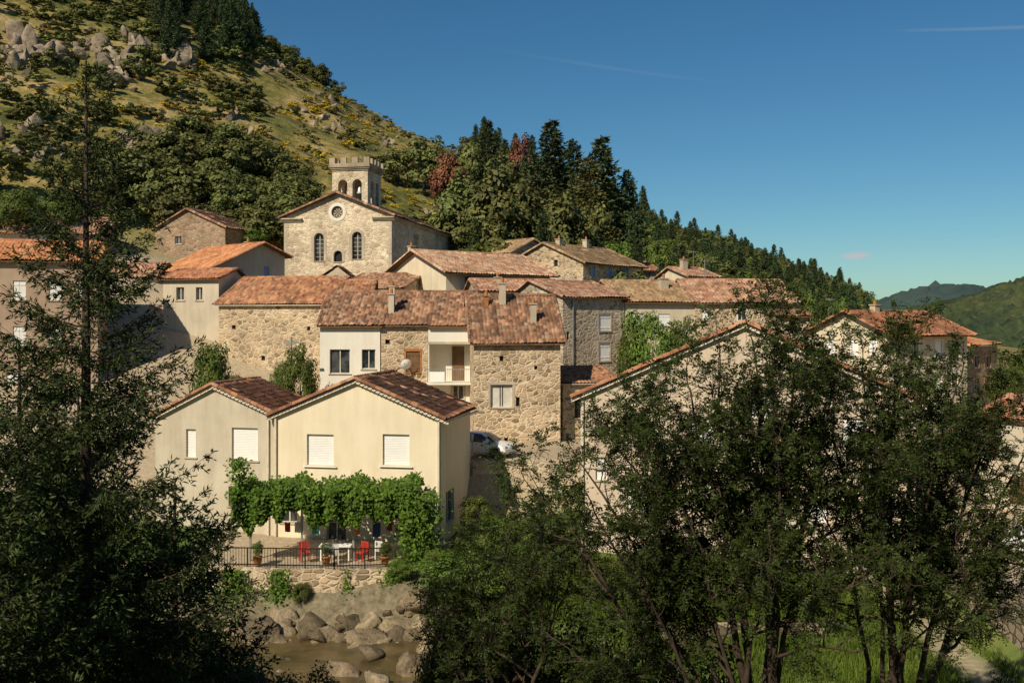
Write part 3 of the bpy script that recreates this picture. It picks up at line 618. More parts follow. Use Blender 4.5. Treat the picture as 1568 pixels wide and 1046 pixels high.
# ---- 13
h=House('rendered_house',1362,74,1481,80,3,7.4,'gx',wz(512,75),wz(479,78),.5,wall=m_cream2,tile=t_redorg,oe=.6,og=.4)
for x in(1372,1396,1432,1458):
    for y in(522,572,618): h.win((x,y,x+10,y+24),'glass' if x!=1432 else 'shut',surround=m_white)
for bx in((1265,520,1278,545),(1300,520,1314,545),(1330,520,1343,545)): h.win(bx,'shut',face='left')
h.chimney(3.5,3.7,wz(468,80),.6,.5);h.antenna(.8,6,2.4);h.build()
h=House('stone_house',1482,83,1527,88,3,8,'gx',wz(530,84),wz(514,87),.6,wall=m_stone_brown,tile=t_orange,oe=.3)
for x in(1490,1508):
    for y in(545,580): h.win((x,y,x+9,y+18),'glass',surround=m_orangewood)
h.build()
h=House('small_house',1160,70,1250,72,4,6,'gx',wz(548,70),wz(525,73),.5,wall=m_cream2,tile=t_brown) ;h.win((1180,560,1200,590),'shut');h.build()
h=House('roadside_house',1500,56,1640,52,3,7,'gx',wz(640,55),wz(608,58),.5,wall=m_grey,tile=t_redorg);h.win((1512,665,1530,700),'woodshut');h.win((1545,730,1568,772),'woodshut');h.build()
# ---------------------------------------------------------------- walls, terrace
def wallobj(name,pts,th,z0,z1,mat,seg=.7,rough=.06):
    V=[];Fc=[];r=random.Random(3)
    P=[]
    for (ax,ay,za),(bx,by,zb2) in zip(pts[:-1],pts[1:]):
        n=max(1,int(math.hypot(bx-ax,by-ay)/seg))
        for i in range(n): P.append((ax+(bx-ax)*i/n,ay+(by-ay)*i/n,za+(zb2-za)*i/n))
    P.append(pts[-1])
    for i,(x,y,z) in enumerate(P):
        q=P[min(i+1,len(P)-1)];p=P[max(i-1,0)];d=Vector((q[0]-p[0],q[1]-p[1],0)).normalized();nn=Vector((-d.y,d.x,0))*th/2
        j=r.uniform(-rough,rough)
        V+=[(x-nn.x,y-nn.y,z0),(x-nn.x,y-nn.y,z+j),(x+nn.x,y+nn.y,z+j),(x+nn.x,y+nn.y,z0)]
    for i in range(len(P)-1):
        a=i*4;b=a+4
        for k in range(4): Fc.append((a+k,a+(k+1)%4,b+(k+1)%4,b+k))
    Fc+=[(0,3,2,1),(len(V)-4,len(V)-3,len(V)-2,len(V)-1)]
    return mk(name,V,Fc,mat)
wallobj('retaining_wall',[(-2.4,60.9,5.95),(1.5,60.9,5.9),(7,60.6,5.8)],.5,1.5,0,m_stone_grey)
wallobj('roadside_wall',[(18.4,28,4.4),(18.9,36,4.45),(19.1,43,4.5),(19.4,46.6,4.5)],.5,.8,0,m_stone_dark)
wallobj('garden_wall',[(6.0,40.2,2.15),(9,40.4,2.2),(13.2,40.6,2.2)],.28,.8,0,m_stone_dark,rough=.1)
wallobj('terrace_wall',[(-22,49.5,2.5),(-14.5,48.4,2.5),(-8.5,48.0,2.45),(-5.2,48.4,2.4),(-4.4,50.5,2.4),(-3.6,54,2.5)],.6,-.5,0,m_stone_warm)
e=empty('terrace_railing',(0,0,0));A=Acc()
P=lambda a,b_,c_:(a,b_,c_)
rp_=[(-14.3,48.55),(-8.6,48.15),(-5.4,48.5)]
for (ax,ay),(bx,by) in zip(rp_[:-1],rp_[1:]):
    n=int(math.hypot(bx-ax,by-ay)/.14)
    for i in range(n+1):
        x=ax+(bx-ax)*i/n;y=ay+(by-ay)*i/n;r=.03 if i%10==0 else .01;A.add(('bars',m_dark),*box_uvz(P,x-r,x+r,y-r,y+r,2.45,3.4))
    for z in(3.4,2.6):
        V=[(ax,ay-.025,z),(bx,by-.025,z),(bx,by+.025,z),(ax,ay+.025,z),(ax,ay-.025,z+.05),(bx,by-.025,z+.05),(bx,by+.025,z+.05),(ax,ay+.025,z+.05)]
        A.add(('rail',m_dark),V,[(0,3,2,1),(4,5,6,7),(0,1,5,4),(1,2,6,5),(2,3,7,6),(3,0,4,7)])
A.flush(e,None)
# ---------------------------------------------------------------- foliage kit
def norm(a): return a/np.maximum(1e-6,np.linalg.norm(a,axis=-1,keepdims=True))
def leafq(C,N,size,asp=.55,rs=RS):
    n=len(C);N=norm(N);t=norm(np.cross(N,rs.randn(n,3)));b=np.cross(N,t);s=np.asarray(size).reshape(-1,1)*np.ones((n,1))
    V=np.stack([C+t*s,C+b*s*asp,C-t*s,C-b*s*asp],1);return V.reshape(-1,3),np.arange(n*4).reshape(-1,4)
def tube(P,R,k=6):
    P=np.array(P,float);n=len(P);d=np.gradient(P,axis=0);d=norm(d);ref=np.array([.3,.9,.1]);s=norm(np.cross(d,ref));u=np.cross(s,d);V=[]
    for i in range(n):
        for j in range(k):
            a=6.2832*j/k;V.append(P[i]+(s[i]*math.cos(a)+u[i]*math.sin(a))*R[i])
    Q=[(i*k+j,i*k+(j+1)%k,(i+1)*k+(j+1)%k,(i+1)*k+j) for i in range(n-1) for j in range(k)]
    return np.array(V),np.array(Q)
m_bark=M_plain('bark',(.11,.085,.06),.9,var=.4)
m_bark2=M_plain('bark_dark',(.06,.042,.032),.9,var=.4)
L_oak=M_leaf('leaf_oak',(.08,.095,.028),(.18,.185,.055),.15,3.5)
L_green=M_leaf('leaf_green',(.06,.10,.018),(.16,.21,.038),.25,3.5)
L_fir=M_leaf('leaf_fir',(.03,.052,.022),(.085,.115,.045),.0,1.0)
L_red=M_leaf('leaf_red',(.13,.05,.03),(.25,.10,.055),.0,1.5)
L_olive=M_leaf('leaf_olive',(.11,.11,.028),(.21,.20,.06),.0,1.5)
L_dry=M_leaf('leaf_dry',(.19,.145,.055),(.35,.275,.12),.0,1.5)
L_broom=M_leaf('leaf_broom',(.34,.25,.02),(.78,.55,.03),.0,1.5,.15)
L_spruce=M_leaf('needles_spruce',(.015,.028,.008),(.072,.098,.022),.1,.7,.0)
L_ash=M_leaf('leaf_ash',(.024,.039,.009),(.07,.10,.019),.3,.5,.0)
L_dark=M_leaf('leaf_dark',(.022,.042,.008),(.07,.105,.018),.2,3.0,.2)
def broadleaf(name,seed,mats,K=34,per=80,ls=.03,trunk=True,low=.12,flat=1.0):
    r=np.random.RandomState(seed);C=[];N=[];S=[]
    for k in range(K):
        th=r.rand()*6.283;ph=math.acos(1-1.75*r.rand());rr=.6+.4*r.rand()**.5
        lobes=1+.16*math.sin(3*th+seed)+.12*math.sin(5*th+ph*3+seed*2)
        c=np.array([.37*lobes*rr*math.sin(ph)*math.cos(th),.37*lobes*rr*math.sin(ph)*math.sin(th),.56+.36*rr*math.cos(ph)*lobes])
        cr=.07+.085*r.rand();m=int(per*(cr/.12)**2)+6
        d=norm(r.randn(m,3)+np.array([0,0,.25]));p=c+d*cr*(.55+.5*r.rand(m,1))*np.array([1.1,1.1,.85])
        C.append(p);out=norm(p-np.array([0,0,.45]));N.append(d*.7+out*.5+r.randn(m,3)*.35+np.array([0,0,.2]));S.append(ls*(.6+.8*r.rand(m)))
    C=np.concatenate(C);C[:,2]=np.maximum(C[:,2],low*r.rand(len(C)));N=np.concatenate(N);S=np.concatenate(S);V,Q=leafq(C,N,S,.6,r)
    parts=[(V,Q,r.rand(len(Q)),0)]
    if trunk:
        tv,tq=tube([(0,0,-.1),(.01,0,.2),(-.01,.01,.4),(0,0,.6)],[.03,.024,.018,.008]);parts.append((tv,tq,np.zeros(len(tq)),1))
        for k in range(7):
            a=r.rand()*6.28;z=.25+.25*r.rand();L=.2+.15*r.rand();tv,tq=tube([(0,0,z),(L*.5*math.cos(a),L*.5*math.sin(a),z+.1),(L*math.cos(a),L*math.sin(a),z+.24)],[.012,.008,.003],5);parts.append((tv,tq,np.zeros(len(tq)),1))
    me=joinmesh(name,parts);[me.materials.append(m) for m in mats];return me
def conifer(name,seed,Hh,R,mats,zs=.08,whorl=.55,nb=8,tw=.35,ns=.25,nl=.28,nw=.06,pw=.85,drop=.0,droptop=0,tr=.25,upk=.45,lvar=.5):
    r=np.random.RandomState(seed);P0=[];T=[];LN=[];parts=[];z=Hh*zs
    tv,tq=tube([(0,0,-1.5),(0,0,Hh*.5),(0,0,Hh*.995)],[tr,tr*.55,.015],7);parts.append((tv,tq,np.zeros(len(tq)),1))
    while z<Hh*.985:
        f=(z-Hh*zs)/(Hh*(1-zs));Lm=R*(1-f)**pw*min(1,.55+f*4)+.12
        for b in range(nb if f<.9 else 5):
            if r.rand()<drop+droptop*f: continue
            L=Lm*(1.12-lvar+lvar*r.rand());a=r.rand()*6.283;zz=z+r.uniform(-.4,.4)*whorl
            up=upk*f-.12+r.uniform(-.12,.12);nseg=6;pts=[]
            for i in range(nseg+1):
                s=i/nseg;pts.append((math.cos(a)*L*s,math.sin(a)*L*s,zz+L*(up*s-.38*(1-f)*math.sin(s*2.4)*.8+.22*s*s)))
            pts=np.array(pts);tv,tq=tube(pts,np.linspace(.035*max(.3,1-f)*tr/.25,.004,nseg+1),4);parts.append((tv,tq,np.zeros(len(tq)),1))
            n=max(3,int(L/tw))
            for i in range(n):
                s=(i+r.rand())/n; s=.12+.88*s;q=s*nseg;k=min(int(q),nseg-1);p=pts[k]+(pts[k+1]-pts[k])*(q-k);d=pts[k+1]-pts[k];d/=np.linalg.norm(d)
                sd=np.array([-d[1],d[0],0]);sd/=max(1e-4,np.linalg.norm(sd))
                for sg in(-1,1):
                    l=(.16+.38*L*(1-s)**.8*.6)*(.6+.7*r.rand());P0.append(p);T.append(d*.75+sd*sg*.7+np.array([0,0,-.25-.4*r.rand()]));LN.append(min(l,1.2))
            P0.append(pts[-1]-d*.15);T.append(d+np.array([0,0,.1]));LN.append(.3)
        z+=whorl*(.7+.5*r.rand())
    P0.append(np.array([0,0,Hh-.5]));T.append(np.array([0,0,1.]));LN.append(.6)
    P0=np.array(P0);T=norm(np.array(T));LN=np.array(LN);cnt=np.maximum(2,(LN/ns*2).astype(int));I=np.repeat(np.arange(len(P0)),cnt);n=len(I)
    s=r.rand(n);p=P0[I]+T[I]*(LN[I]*s)[:,None]+np.array([0,0,-1.])*(.25*LN[I]*s*s)[:,None]
    dirv=norm(T[I]*.8+norm(r.randn(n,3))*.75);b=norm(np.cross(dirv,r.randn(n,3)));l=(nl*(.6+.7*r.rand(n)))[:,None];ww=nw*.5
    V=np.stack([p-b*ww*.6,p+dirv*l*.5-b*ww,p+dirv*l,p+dirv*l*.5+b*ww],1).reshape(-1,3);Q=np.arange(n*4).reshape(-1,4)
    parts.append((V,Q,r.rand(n),0));me=joinmesh(name,parts);[me.materials.append(m) for m in mats];print(name,len(me.polygons));return me
T_oak=[broadleaf('oak%d'%i,i+10,[L_oak,m_bark]) for i in range(4)]
T_green=[broadleaf('green%d'%i,i+20,[L_green,m_bark]) for i in range(3)]
T_fine=[broadleaf('fine%d'%i,i+30,[L_green,m_bark],K=60,per=150,ls=.018,low=.0) for i in range(3)]
T_red=[broadleaf('red0',41,[L_red,m_bark])]
T_bush=[broadleaf('bush%d'%i,i+50,[L_olive,m_bark],K=12,per=40,ls=.06,trunk=False,low=0) for i in range(3)]
T_gbush=[broadleaf('gbush%d'%i,i+60,[L_oak,m_bark],K=12,per=40,ls=.06,trunk=False,low=0) for i in range(3)]
T_dbush=[broadleaf('dbush%d'%i,i+70,[L_dry,m_bark],K=9,per=25,ls=.07,trunk=False,low=0) for i in range(2)]
T_broom=[broadleaf('broom%d'%i,i+80,[L_broom,m_bark],K=9,per=22,ls=.06,trunk=False,low=0) for i in range(2)]
T_fir=[conifer('fir%d'%i,i+90,18,3.9,[L_fir,m_bark2],nl=.55,nw=.22,ns=.2,lvar=.65) for i in range(3)]
L_ofir=M_leaf('leaf_firolive',(.08,.08,.022),(.16,.155,.045),.0,1.0);T_ofir=[conifer('ofir0',97,18,3.9,[L_ofir,m_bark2],nl=.5,nw=.2)]
def inst(me,x,y,z,sx,sz,name,parent=None,rot=None,sy=None):
    ob=bpy.data.objects.new(name,me);ob.location=(x,y,z);ob.rotation_euler=(0,0,random.random()*6.28 if rot is None else rot);ob.scale=(sx,sy or sx,sz);return link(ob,parent)
def plant(T,px,D,pyt,wpx,name,unit=True,zoff=0):
    x=wx(px,D);z=Hs(x,D)-.2+zoff;h=wz(pyt,D)-z;wd=wpx*D/F
    if unit: return inst(random.choice(T),x,D,z,wd*1.05,h/.97,name)
    return inst(random.choice(T),x,D,z,wd/7.2,h/18,name)
for px,D,py,wd in((747,150,186,80),(845,150,187,120),(878,158,215,90),(922,146,212,125),(960,150,262,80),(820,156,235,70)): plant(T_fir,px,D,py,wd,'fir_tree',False)
plant(T_ofir,902,143,240,105,'fir_tree',False)
plant(T_red,688,150,238,56,'russet_tree');plant(T_red,795,158,214,50,'russet_tree');plant(T_red,672,150,262,34,'russet_tree')
for px,D,py,wd in((715,128,275,130),(770,126,262,140),(815,128,290,120),(650,155,212,90),(620,157,225,80),(860,126,305,110),(900,130,315,90),(700,125,320,90),(750,122,330,110),(585,165,240,60),(715,150,225,70),(765,150,240,80)): plant(T_oak,px,D,py,wd,'oak_tree')
for px,D,py,wd in((1040,125,390,70),(1005,135,368,60),(950,125,370,60),(1075,130,402,50)): plant(T_green,px,D,py,wd,'broadleaf_tree')
for px,D,py,wd in((1028,200,346,34),(1005,190,342,36),(1085,210,366,34),(1060,215,378,30),(1100,220,372,24)): plant(T_fir,px,D,py,wd,'fir_tree',False)
wood=empty('hillside_woodland');shr=empty('hillside_shrubs')
N=14500;rx=RS.uniform(-170,125,N);ry=RS.uniform(112,290,N);rz_=H(rx,ry);PX=784+F*rx/ry;PY=490-F*(rz_-CZ)/ry
cl=sn(rx,ry,.06,21);cl2=sn(rx,ry,.2,22)
for i in range(N):
    px,py,x,y,z=PX[i],PY[i],rx[i],ry[i],rz_[i]
    if px<-60 or px>1330 or py<-40: continue
    u=random.random()
    dens=0;kind='bush'
    if 240<px<395 and py<95 : 
        if u<.2: inst(random.choice(T_fir),x,y,z-.5,random.uniform(.45,.8),random.uniform(.35,.65),'fir',wood);continue
    if 200<px<500 and 245<py<400 and (py>215+abs(px-360)*.45): dens=.36;kind='oak'
    elif px<230 and 280<py<420: dens=.22;kind='oak'
    elif 720<px<1000 and py>250: dens=.33;kind='mix'
    elif 985<=px: dens=.5;kind='mixs'
    elif px>400 and py<150 and y>235: dens=.18;kind='oaks'
    if dens and u<dens and cl2[i]>-.3:
        if kind=='oak': s=random.uniform(4.5,8);inst(random.choice(T_oak),x,y,z-.6,s*1.2,s,'oak',wood)
        elif kind=='oaks': s=random.uniform(2.5,6);inst(random.choice(T_oak),x,y,z-.6,s*1.2,s,'oak',wood)
        elif kind=='mix':
            if random.random()<.2: s=random.uniform(.4,.75);inst(random.choice(T_fir),x,y,z-.4,s,s,'fir',wood)
            else: s=random.uniform(4,8);inst(random.choice(T_oak+T_green),x,y,z-.6,s*1.1,s,'oak',wood)
        else:
            if random.random()<.22: s=random.uniform(.28,.5);inst(random.choice(T_fir),x,y,z-.4,s*1.2,s,'fir',wood)
            else: s=random.uniform(3,6);inst(random.choice(T_oak+T_green),x,y,z-.6,s*1.3,s,'oak',wood)
        continue
    open_slope=(400<px<720 and 120<py<345)
    if kind=='bush' or (kind=='oaks'):
        p=.50 if not open_slope else .40
        if cl[i]>.1: p+=.2
        if u<p:
            bro=(sn(x,y,.09,31)>.12) or (abs(px-290)<80 and abs(py-130)<45) or (abs(px-620)<60 and abs(py-300)<30)
            v=random.random()
            if bro and v<.5: s=random.uniform(.8,1.9);inst(random.choice(T_broom),x,y,z-.2,s*1.5,s*.8,'broom',shr)
            elif open_slope and v<.7: s=random.uniform(.5,1.2);inst(random.choice(T_dbush+T_bush),x,y,z-.2,s*1.6,s,'dry_bush',shr)
            elif v<.84: s=random.uniform(.8,2.0);inst(random.choice(T_bush+T_gbush+T_dbush[:1]),x,y,z-.3,s*1.7,s,'bush',shr)
            elif not open_slope: s=random.uniform(2,4.0);inst(random.choice(T_gbush),x,y,z-.3,s*1.5,s,'bush',shr)
# ---------------------------------------------------------------- rocks
def ico(sub):
    bm=bmesh.new();bmesh.ops.create_icosphere(bm,subdivisions=sub,radius=1);V=np.array([v.co[:] for v in bm.verts]);Fc=np.array([[v.index for v in f.verts] for f in bm.faces]);bm.free();return V,Fc
IV,IF=ico(3)
def rocks(name,items,mat,ang=.5):
    vs=[];fs=[];rn=[];off=0
    for k,(x,y,z,s,fl) in enumerate(items):
        r=np.random.RandomState(k*7+3);V=IV.copy()
        for j in range(16):
            n=norm(r.randn(1,3))[0];dd=ang+(.9-ang)*r.rand();q=V@n;V=V-np.outer(np.maximum(0,q-dd),n)
        V=V*(1+.07*np.sin(V@r.randn(3)*5+1)+.05*np.sin(V@r.randn(3)*9))[:,None]*np.array([.9+.7*r.rand(),.7+.5*r.rand(),fl*(.8+.5*r.rand())])*s
        tl=(r.rand()-.5)*.9;ct,st=math.cos(tl),math.sin(tl);V=V@np.array([[ct,0,st],[0,1,0],[-st,0,ct]])
        a=r.rand()*6.28;c,s_=math.cos(a),math.sin(a);V=V@np.array([[c,s_,0],[-s_,c,0],[0,0,1]])
        vs.append(V+np.array([x,y,z]));fs.append(IF+off);off+=len(V);rn.append(np.full(len(IF),r.rand()))
    me=fastmesh(name,np.concatenate(vs),np.concatenate(fs),np.concatenate(rn),mat);return link(bpy.data.objects.new(name,me))
def M_rock(name,a,b,c_,sc=1.6,moss=.5):
    t=NT(name);v=t.coord();r=t.attr('rnd');c=t.ramp(r,[(0,a),(.5,b),(1,c_)]);n=t.noise(v,sc,6,.75);c=t.mix(.95,c,t.ramp(n,[(.32,(.4,.38,.34)),(.68,(1.4,1.35,1.25))]),'MULTIPLY')
    f=t.ramp(t.noise(v,sc*.7,4,.6),[(.54,(0.,0.,0.)),(.62,(moss,moss,moss))]);c=t.mix(f,c,(.10,.105,.04));t.bump(t.noise(v,sc*2,5,.75),1.0,.2);return t.fin(c,.9)
m_rock=M_rock('rock_river',(.15,.12,.08),(.33,.26,.175),(.46,.38,.265),2.2,.35);m_rockh=M_rock('rock_hill',(.19,.155,.12),(.29,.235,.18),(.37,.305,.235),.9,.4)
def hit(px,py):
    y=np.linspace(112,300,800);x=(px-784)/F*y;z=CZ+(490-py)*y/F;g=H(x,y);k=np.argmax(g>z)
    return (x[k],y[k],g[k]) if g[k]>z[k] else None
it=[]
for cx,cy,rxx,ryy,n,s0 in((40,85,55,28,70,1.45),(185,105,45,30,65,1.35),(275,90,26,18,28,1.4),(240,235,45,28,70,1.4),(35,235,60,20,26,1.0),(20,210,40,12,16,1.0),(490,165,40,14,26,.8),(430,105,30,10,18,1.0),(130,75,60,20,20,.9),(660,330,40,12,8,.7),(520,190,60,30,30,.6),(330,60,60,20,12,.9),(720,240,30,10,14,1.2),(600,230,50,30,18,.6),(350,180,80,40,30,.7)):
    for k in range(n):
        q=hit(random.gauss(cx,rxx*.5),random.gauss(cy,ryy*.5))
        if q: s=s0*random.choice([.4,.6,.8,1.0,1.4])*random.uniform(.8,1.2);it.append((q[0],q[1],q[2]+.25*s,s,random.uniform(.7,1.5)))
rocks('rock_outcrop',it,m_rockh,.28)
it=[]
for k in range(230):
    x=random.uniform(-16.5,-2.5);y=random.uniform(44.7,47.2);s=random.choice([.12,.16,.2,.28,.35,.5,.7])*random.uniform(.8,1.3);it.append((x,y,max(Hs(x,y),-.2)+.05*s,s,random.uniform(.6,1.0)))
for k in range(420):
    x=random.uniform(-15,4);y=random.uniform(38,46)-max(0,x+2)*.9;s=random.choice([.08,.1,.13,.16,.2,.28,.4])*random.uniform(.8,1.2)
    if abs(y-43.0)<1.5 and x<-5 and random.random()<.6: continue
    it.append((x,y,max(-.2,Hs(x,y))+.02,s,random.uniform(.5,.8)))
for x,y,s in((-7.0,41,.9),(-4.2,41.2,.85),(-6.0,43,.7),(-8.8,45.6,.9),(-3.5,43.8,1.0),(-3.6,38.5,.8),(-5.4,39.3,.75),(-5.0,46.0,1.1),(-11.5,45.6,.8),(-2.8,45.5,1.1),(-6.8,46.6,.9),(-9.8,46.8,.8)): it.append((x,y,.1,s,.8))
rocks('river_boulders',it,m_rock,.36)
# ---------------------------------------------------------------- pergola + vine + furniture
e=empty('pergola');A=Acc()
for x in(-13.2,-10.6,-8.0,-5.4):
    A.add(('post',m_metal),*box_uvz(P,x-.05,x+.05,50.2,50.3,2.3,5.6))
A.add(('beam',m_wood),*box_uvz(P,-13.6,-5.0,50.18,50.32,5.61,5.72))
for i in range(12): x=-13.4+i*.74;A.add(('rafter',m_wood),*box_uvz(P,x-.04,x+.04,50.0,54.0,5.73,5.8))
A.flush(e,None)
r=np.random.RandomState(77);n=24000
x=r.uniform(-13.9,-4.7,n);y=r.uniform(49.6,53.3,n);lump=.25*np.sin(x*2.1)+.2*np.sin(x*4.3+y*2);z=5.85+lump*.7+r.randn(n)*.15
k=r.rand(n)<.62;hang=np.clip(1.4+.3*np.sin(x*1.3)+.25*np.sin(x*3.7)+.18*np.sin(x*8),.3,3)+np.clip((x+6.2)*1.1,0,2);y=np.where(k,49.65+.2*r.randn(n)+.2*np.sin(x*5+z*3),y);z=np.where(k,6.0+lump*.6-r.rand(n)**.75*hang,z)
C=np.stack([x,y,z],1);n2=4200;C2=np.stack([-4.7+r.randn(n2)*.5,50+r.randn(n2)*.7,2.4+r.rand(n2)*3.4],1)
n3=500;C3=np.stack([-13.8+r.randn(n3)*.25,50.2+r.randn(n3)*.3,5.6+r.rand(n3)*1.9],1);C=np.concatenate([C,C2,C3]);Nn=r.randn(len(C),3)*.6+np.array([0,-.7,.6])
V,Q=leafq(C,Nn,.085*(.6+.8*r.rand(len(C))),.75,r);L_vine=M_leaf('leaf_vine',(.05,.11,.012),(.15,.245,.03),.3,1.6,0)
ob=bpy.data.objects.new('vine_leaves',fastmesh('vine',V,Q,r.rand(len(Q)),L_vine));link(ob,e)
def chair(x,y,rot,mat):
    e=empty('garden_chair',(x,y,2.42),rot);A=Acc()
    for sx in(-.22,.22):
        for sy in(-.2,.2): A.add(('leg',mat),*box_uvz(P,sx-.025,sx+.025,sy-.025,sy+.025,0,.43 if sy<0 else .9))
        A.add(('armrest',mat),*box_uvz(P,sx-.03,sx+.03,-.2,.17,.62,.66))
    A.add(('seat',mat),*box_uvz(P,-.24,.24,-.24,.22,.431,.47))
    for i in range(5): A.add(('backrest',mat),*box_uvz(P,-.19+i*.085,-.13+i*.085,.19,.215,.472,.9))
    A.add(('backrest',mat),*box_uvz(P,-.25,.25,.18,.22,.901,.96));A.flush(e,None)
for x,y,ro,mm in((-10.4,49.9,.4,m_redplastic),(-8.9,49.6,3.4,m_greyplastic),(-7.5,49.9,-.6,m_redplastic),(-6.6,50.3,2.6,m_greyplastic)): chair(x,y,ro,mm)
e=empty('garden_table',(-8.9,50.3,2.42));A=Acc();A.add(('top',m_shut),*box_uvz(P,-.8,.8,-.4,.4,.70,.74))
for sx in(-.7,.7):
    for sy in(-.32,.32): A.add(('leg',m_shut),*box_uvz(P,sx-.03,sx+.03,sy-.03,sy+.03,0,.699))
A.flush(e,None)
e=empty('laundry',(0,0,0));mats_=[M_plain('cloth_%d'%i,c,.9) for i,c in enumerate([(.5,.06,.05),(.72,.7,.66),(.1,.35,.25),(.6,.22,.1),(.05,.12,.3)])]
mk('line',*box_uvz(P,-12.0,-5.6,50.79,50.81,4.18,4.2),m_metal,e)
for i,x0 in enumerate((-11.6,-11.1,-10.2,-8.2,-7.1,-6.4)):
    wd=.25+.2*random.random();hh=random.uniform(.4,.75);V=[];nx_=6
    for a in range(nx_+1):
        for b in range(5): V.append((x0+wd*a/nx_,50.8+.05*math.sin(a*1.8+b*.4+i),4.18-hh*b/4+.02*math.sin(a*1.3)))
    mk('cloth',V,[(a*5+b,(a+1)*5+b,(a+1)*5+b+1,a*5+b+1) for a in range(nx_) for b in range(4)],mats_[i%5],e,True)
for i,x in enumerate((-12.6,-9.2,-6.3)):
    e=empty('potted_plant',(x,49.3,2.42));n=12;V=[];pr=[(.16,0),(.22,.32),(.24,.33),(.24,.4),(.19,.4),(.18,.3)]
    for rr,zz in pr:
        for j in range(n): V.append((rr*math.cos(j*6.283/n),rr*math.sin(j*6.283/n),zz))
    mk('pot',V,[(k*n+j,k*n+(j+1)%n,(k+1)*n+(j+1)%n,(k+1)*n+j) for k in range(5) for j in range(n)],m_orangewood,e,True)
    ob=bpy.data.objects.new('plant',T_fine[i%3]);ob.scale=(.7,.7,.9);ob.location=(0,0,.25);link(ob,e)
r=np.random.RandomState(9);C=[]
for cx,wd,n in((-11.2,.5,900),(-13.4,.7,900),(-7.9,.3,350),(-5.6,.6,900)):
    z=2.5-r.rand(n)*1.9;C.append(np.stack([cx+r.randn(n)*wd*(.4+.3*(2.6-z)),47.9+r.randn(n)*.12-(2.5-z)*.15,z],1))
C=np.concatenate(C);V,Q=leafq(C,r.randn(len(C),3)*.5+np.array([0,-.8,.5]),.07*(.6+.8*r.rand(len(C))),.7,r);link(bpy.data.objects.new('ivy',fastmesh('ivy',V,Q,r.rand(len(Q)),L_vine)))
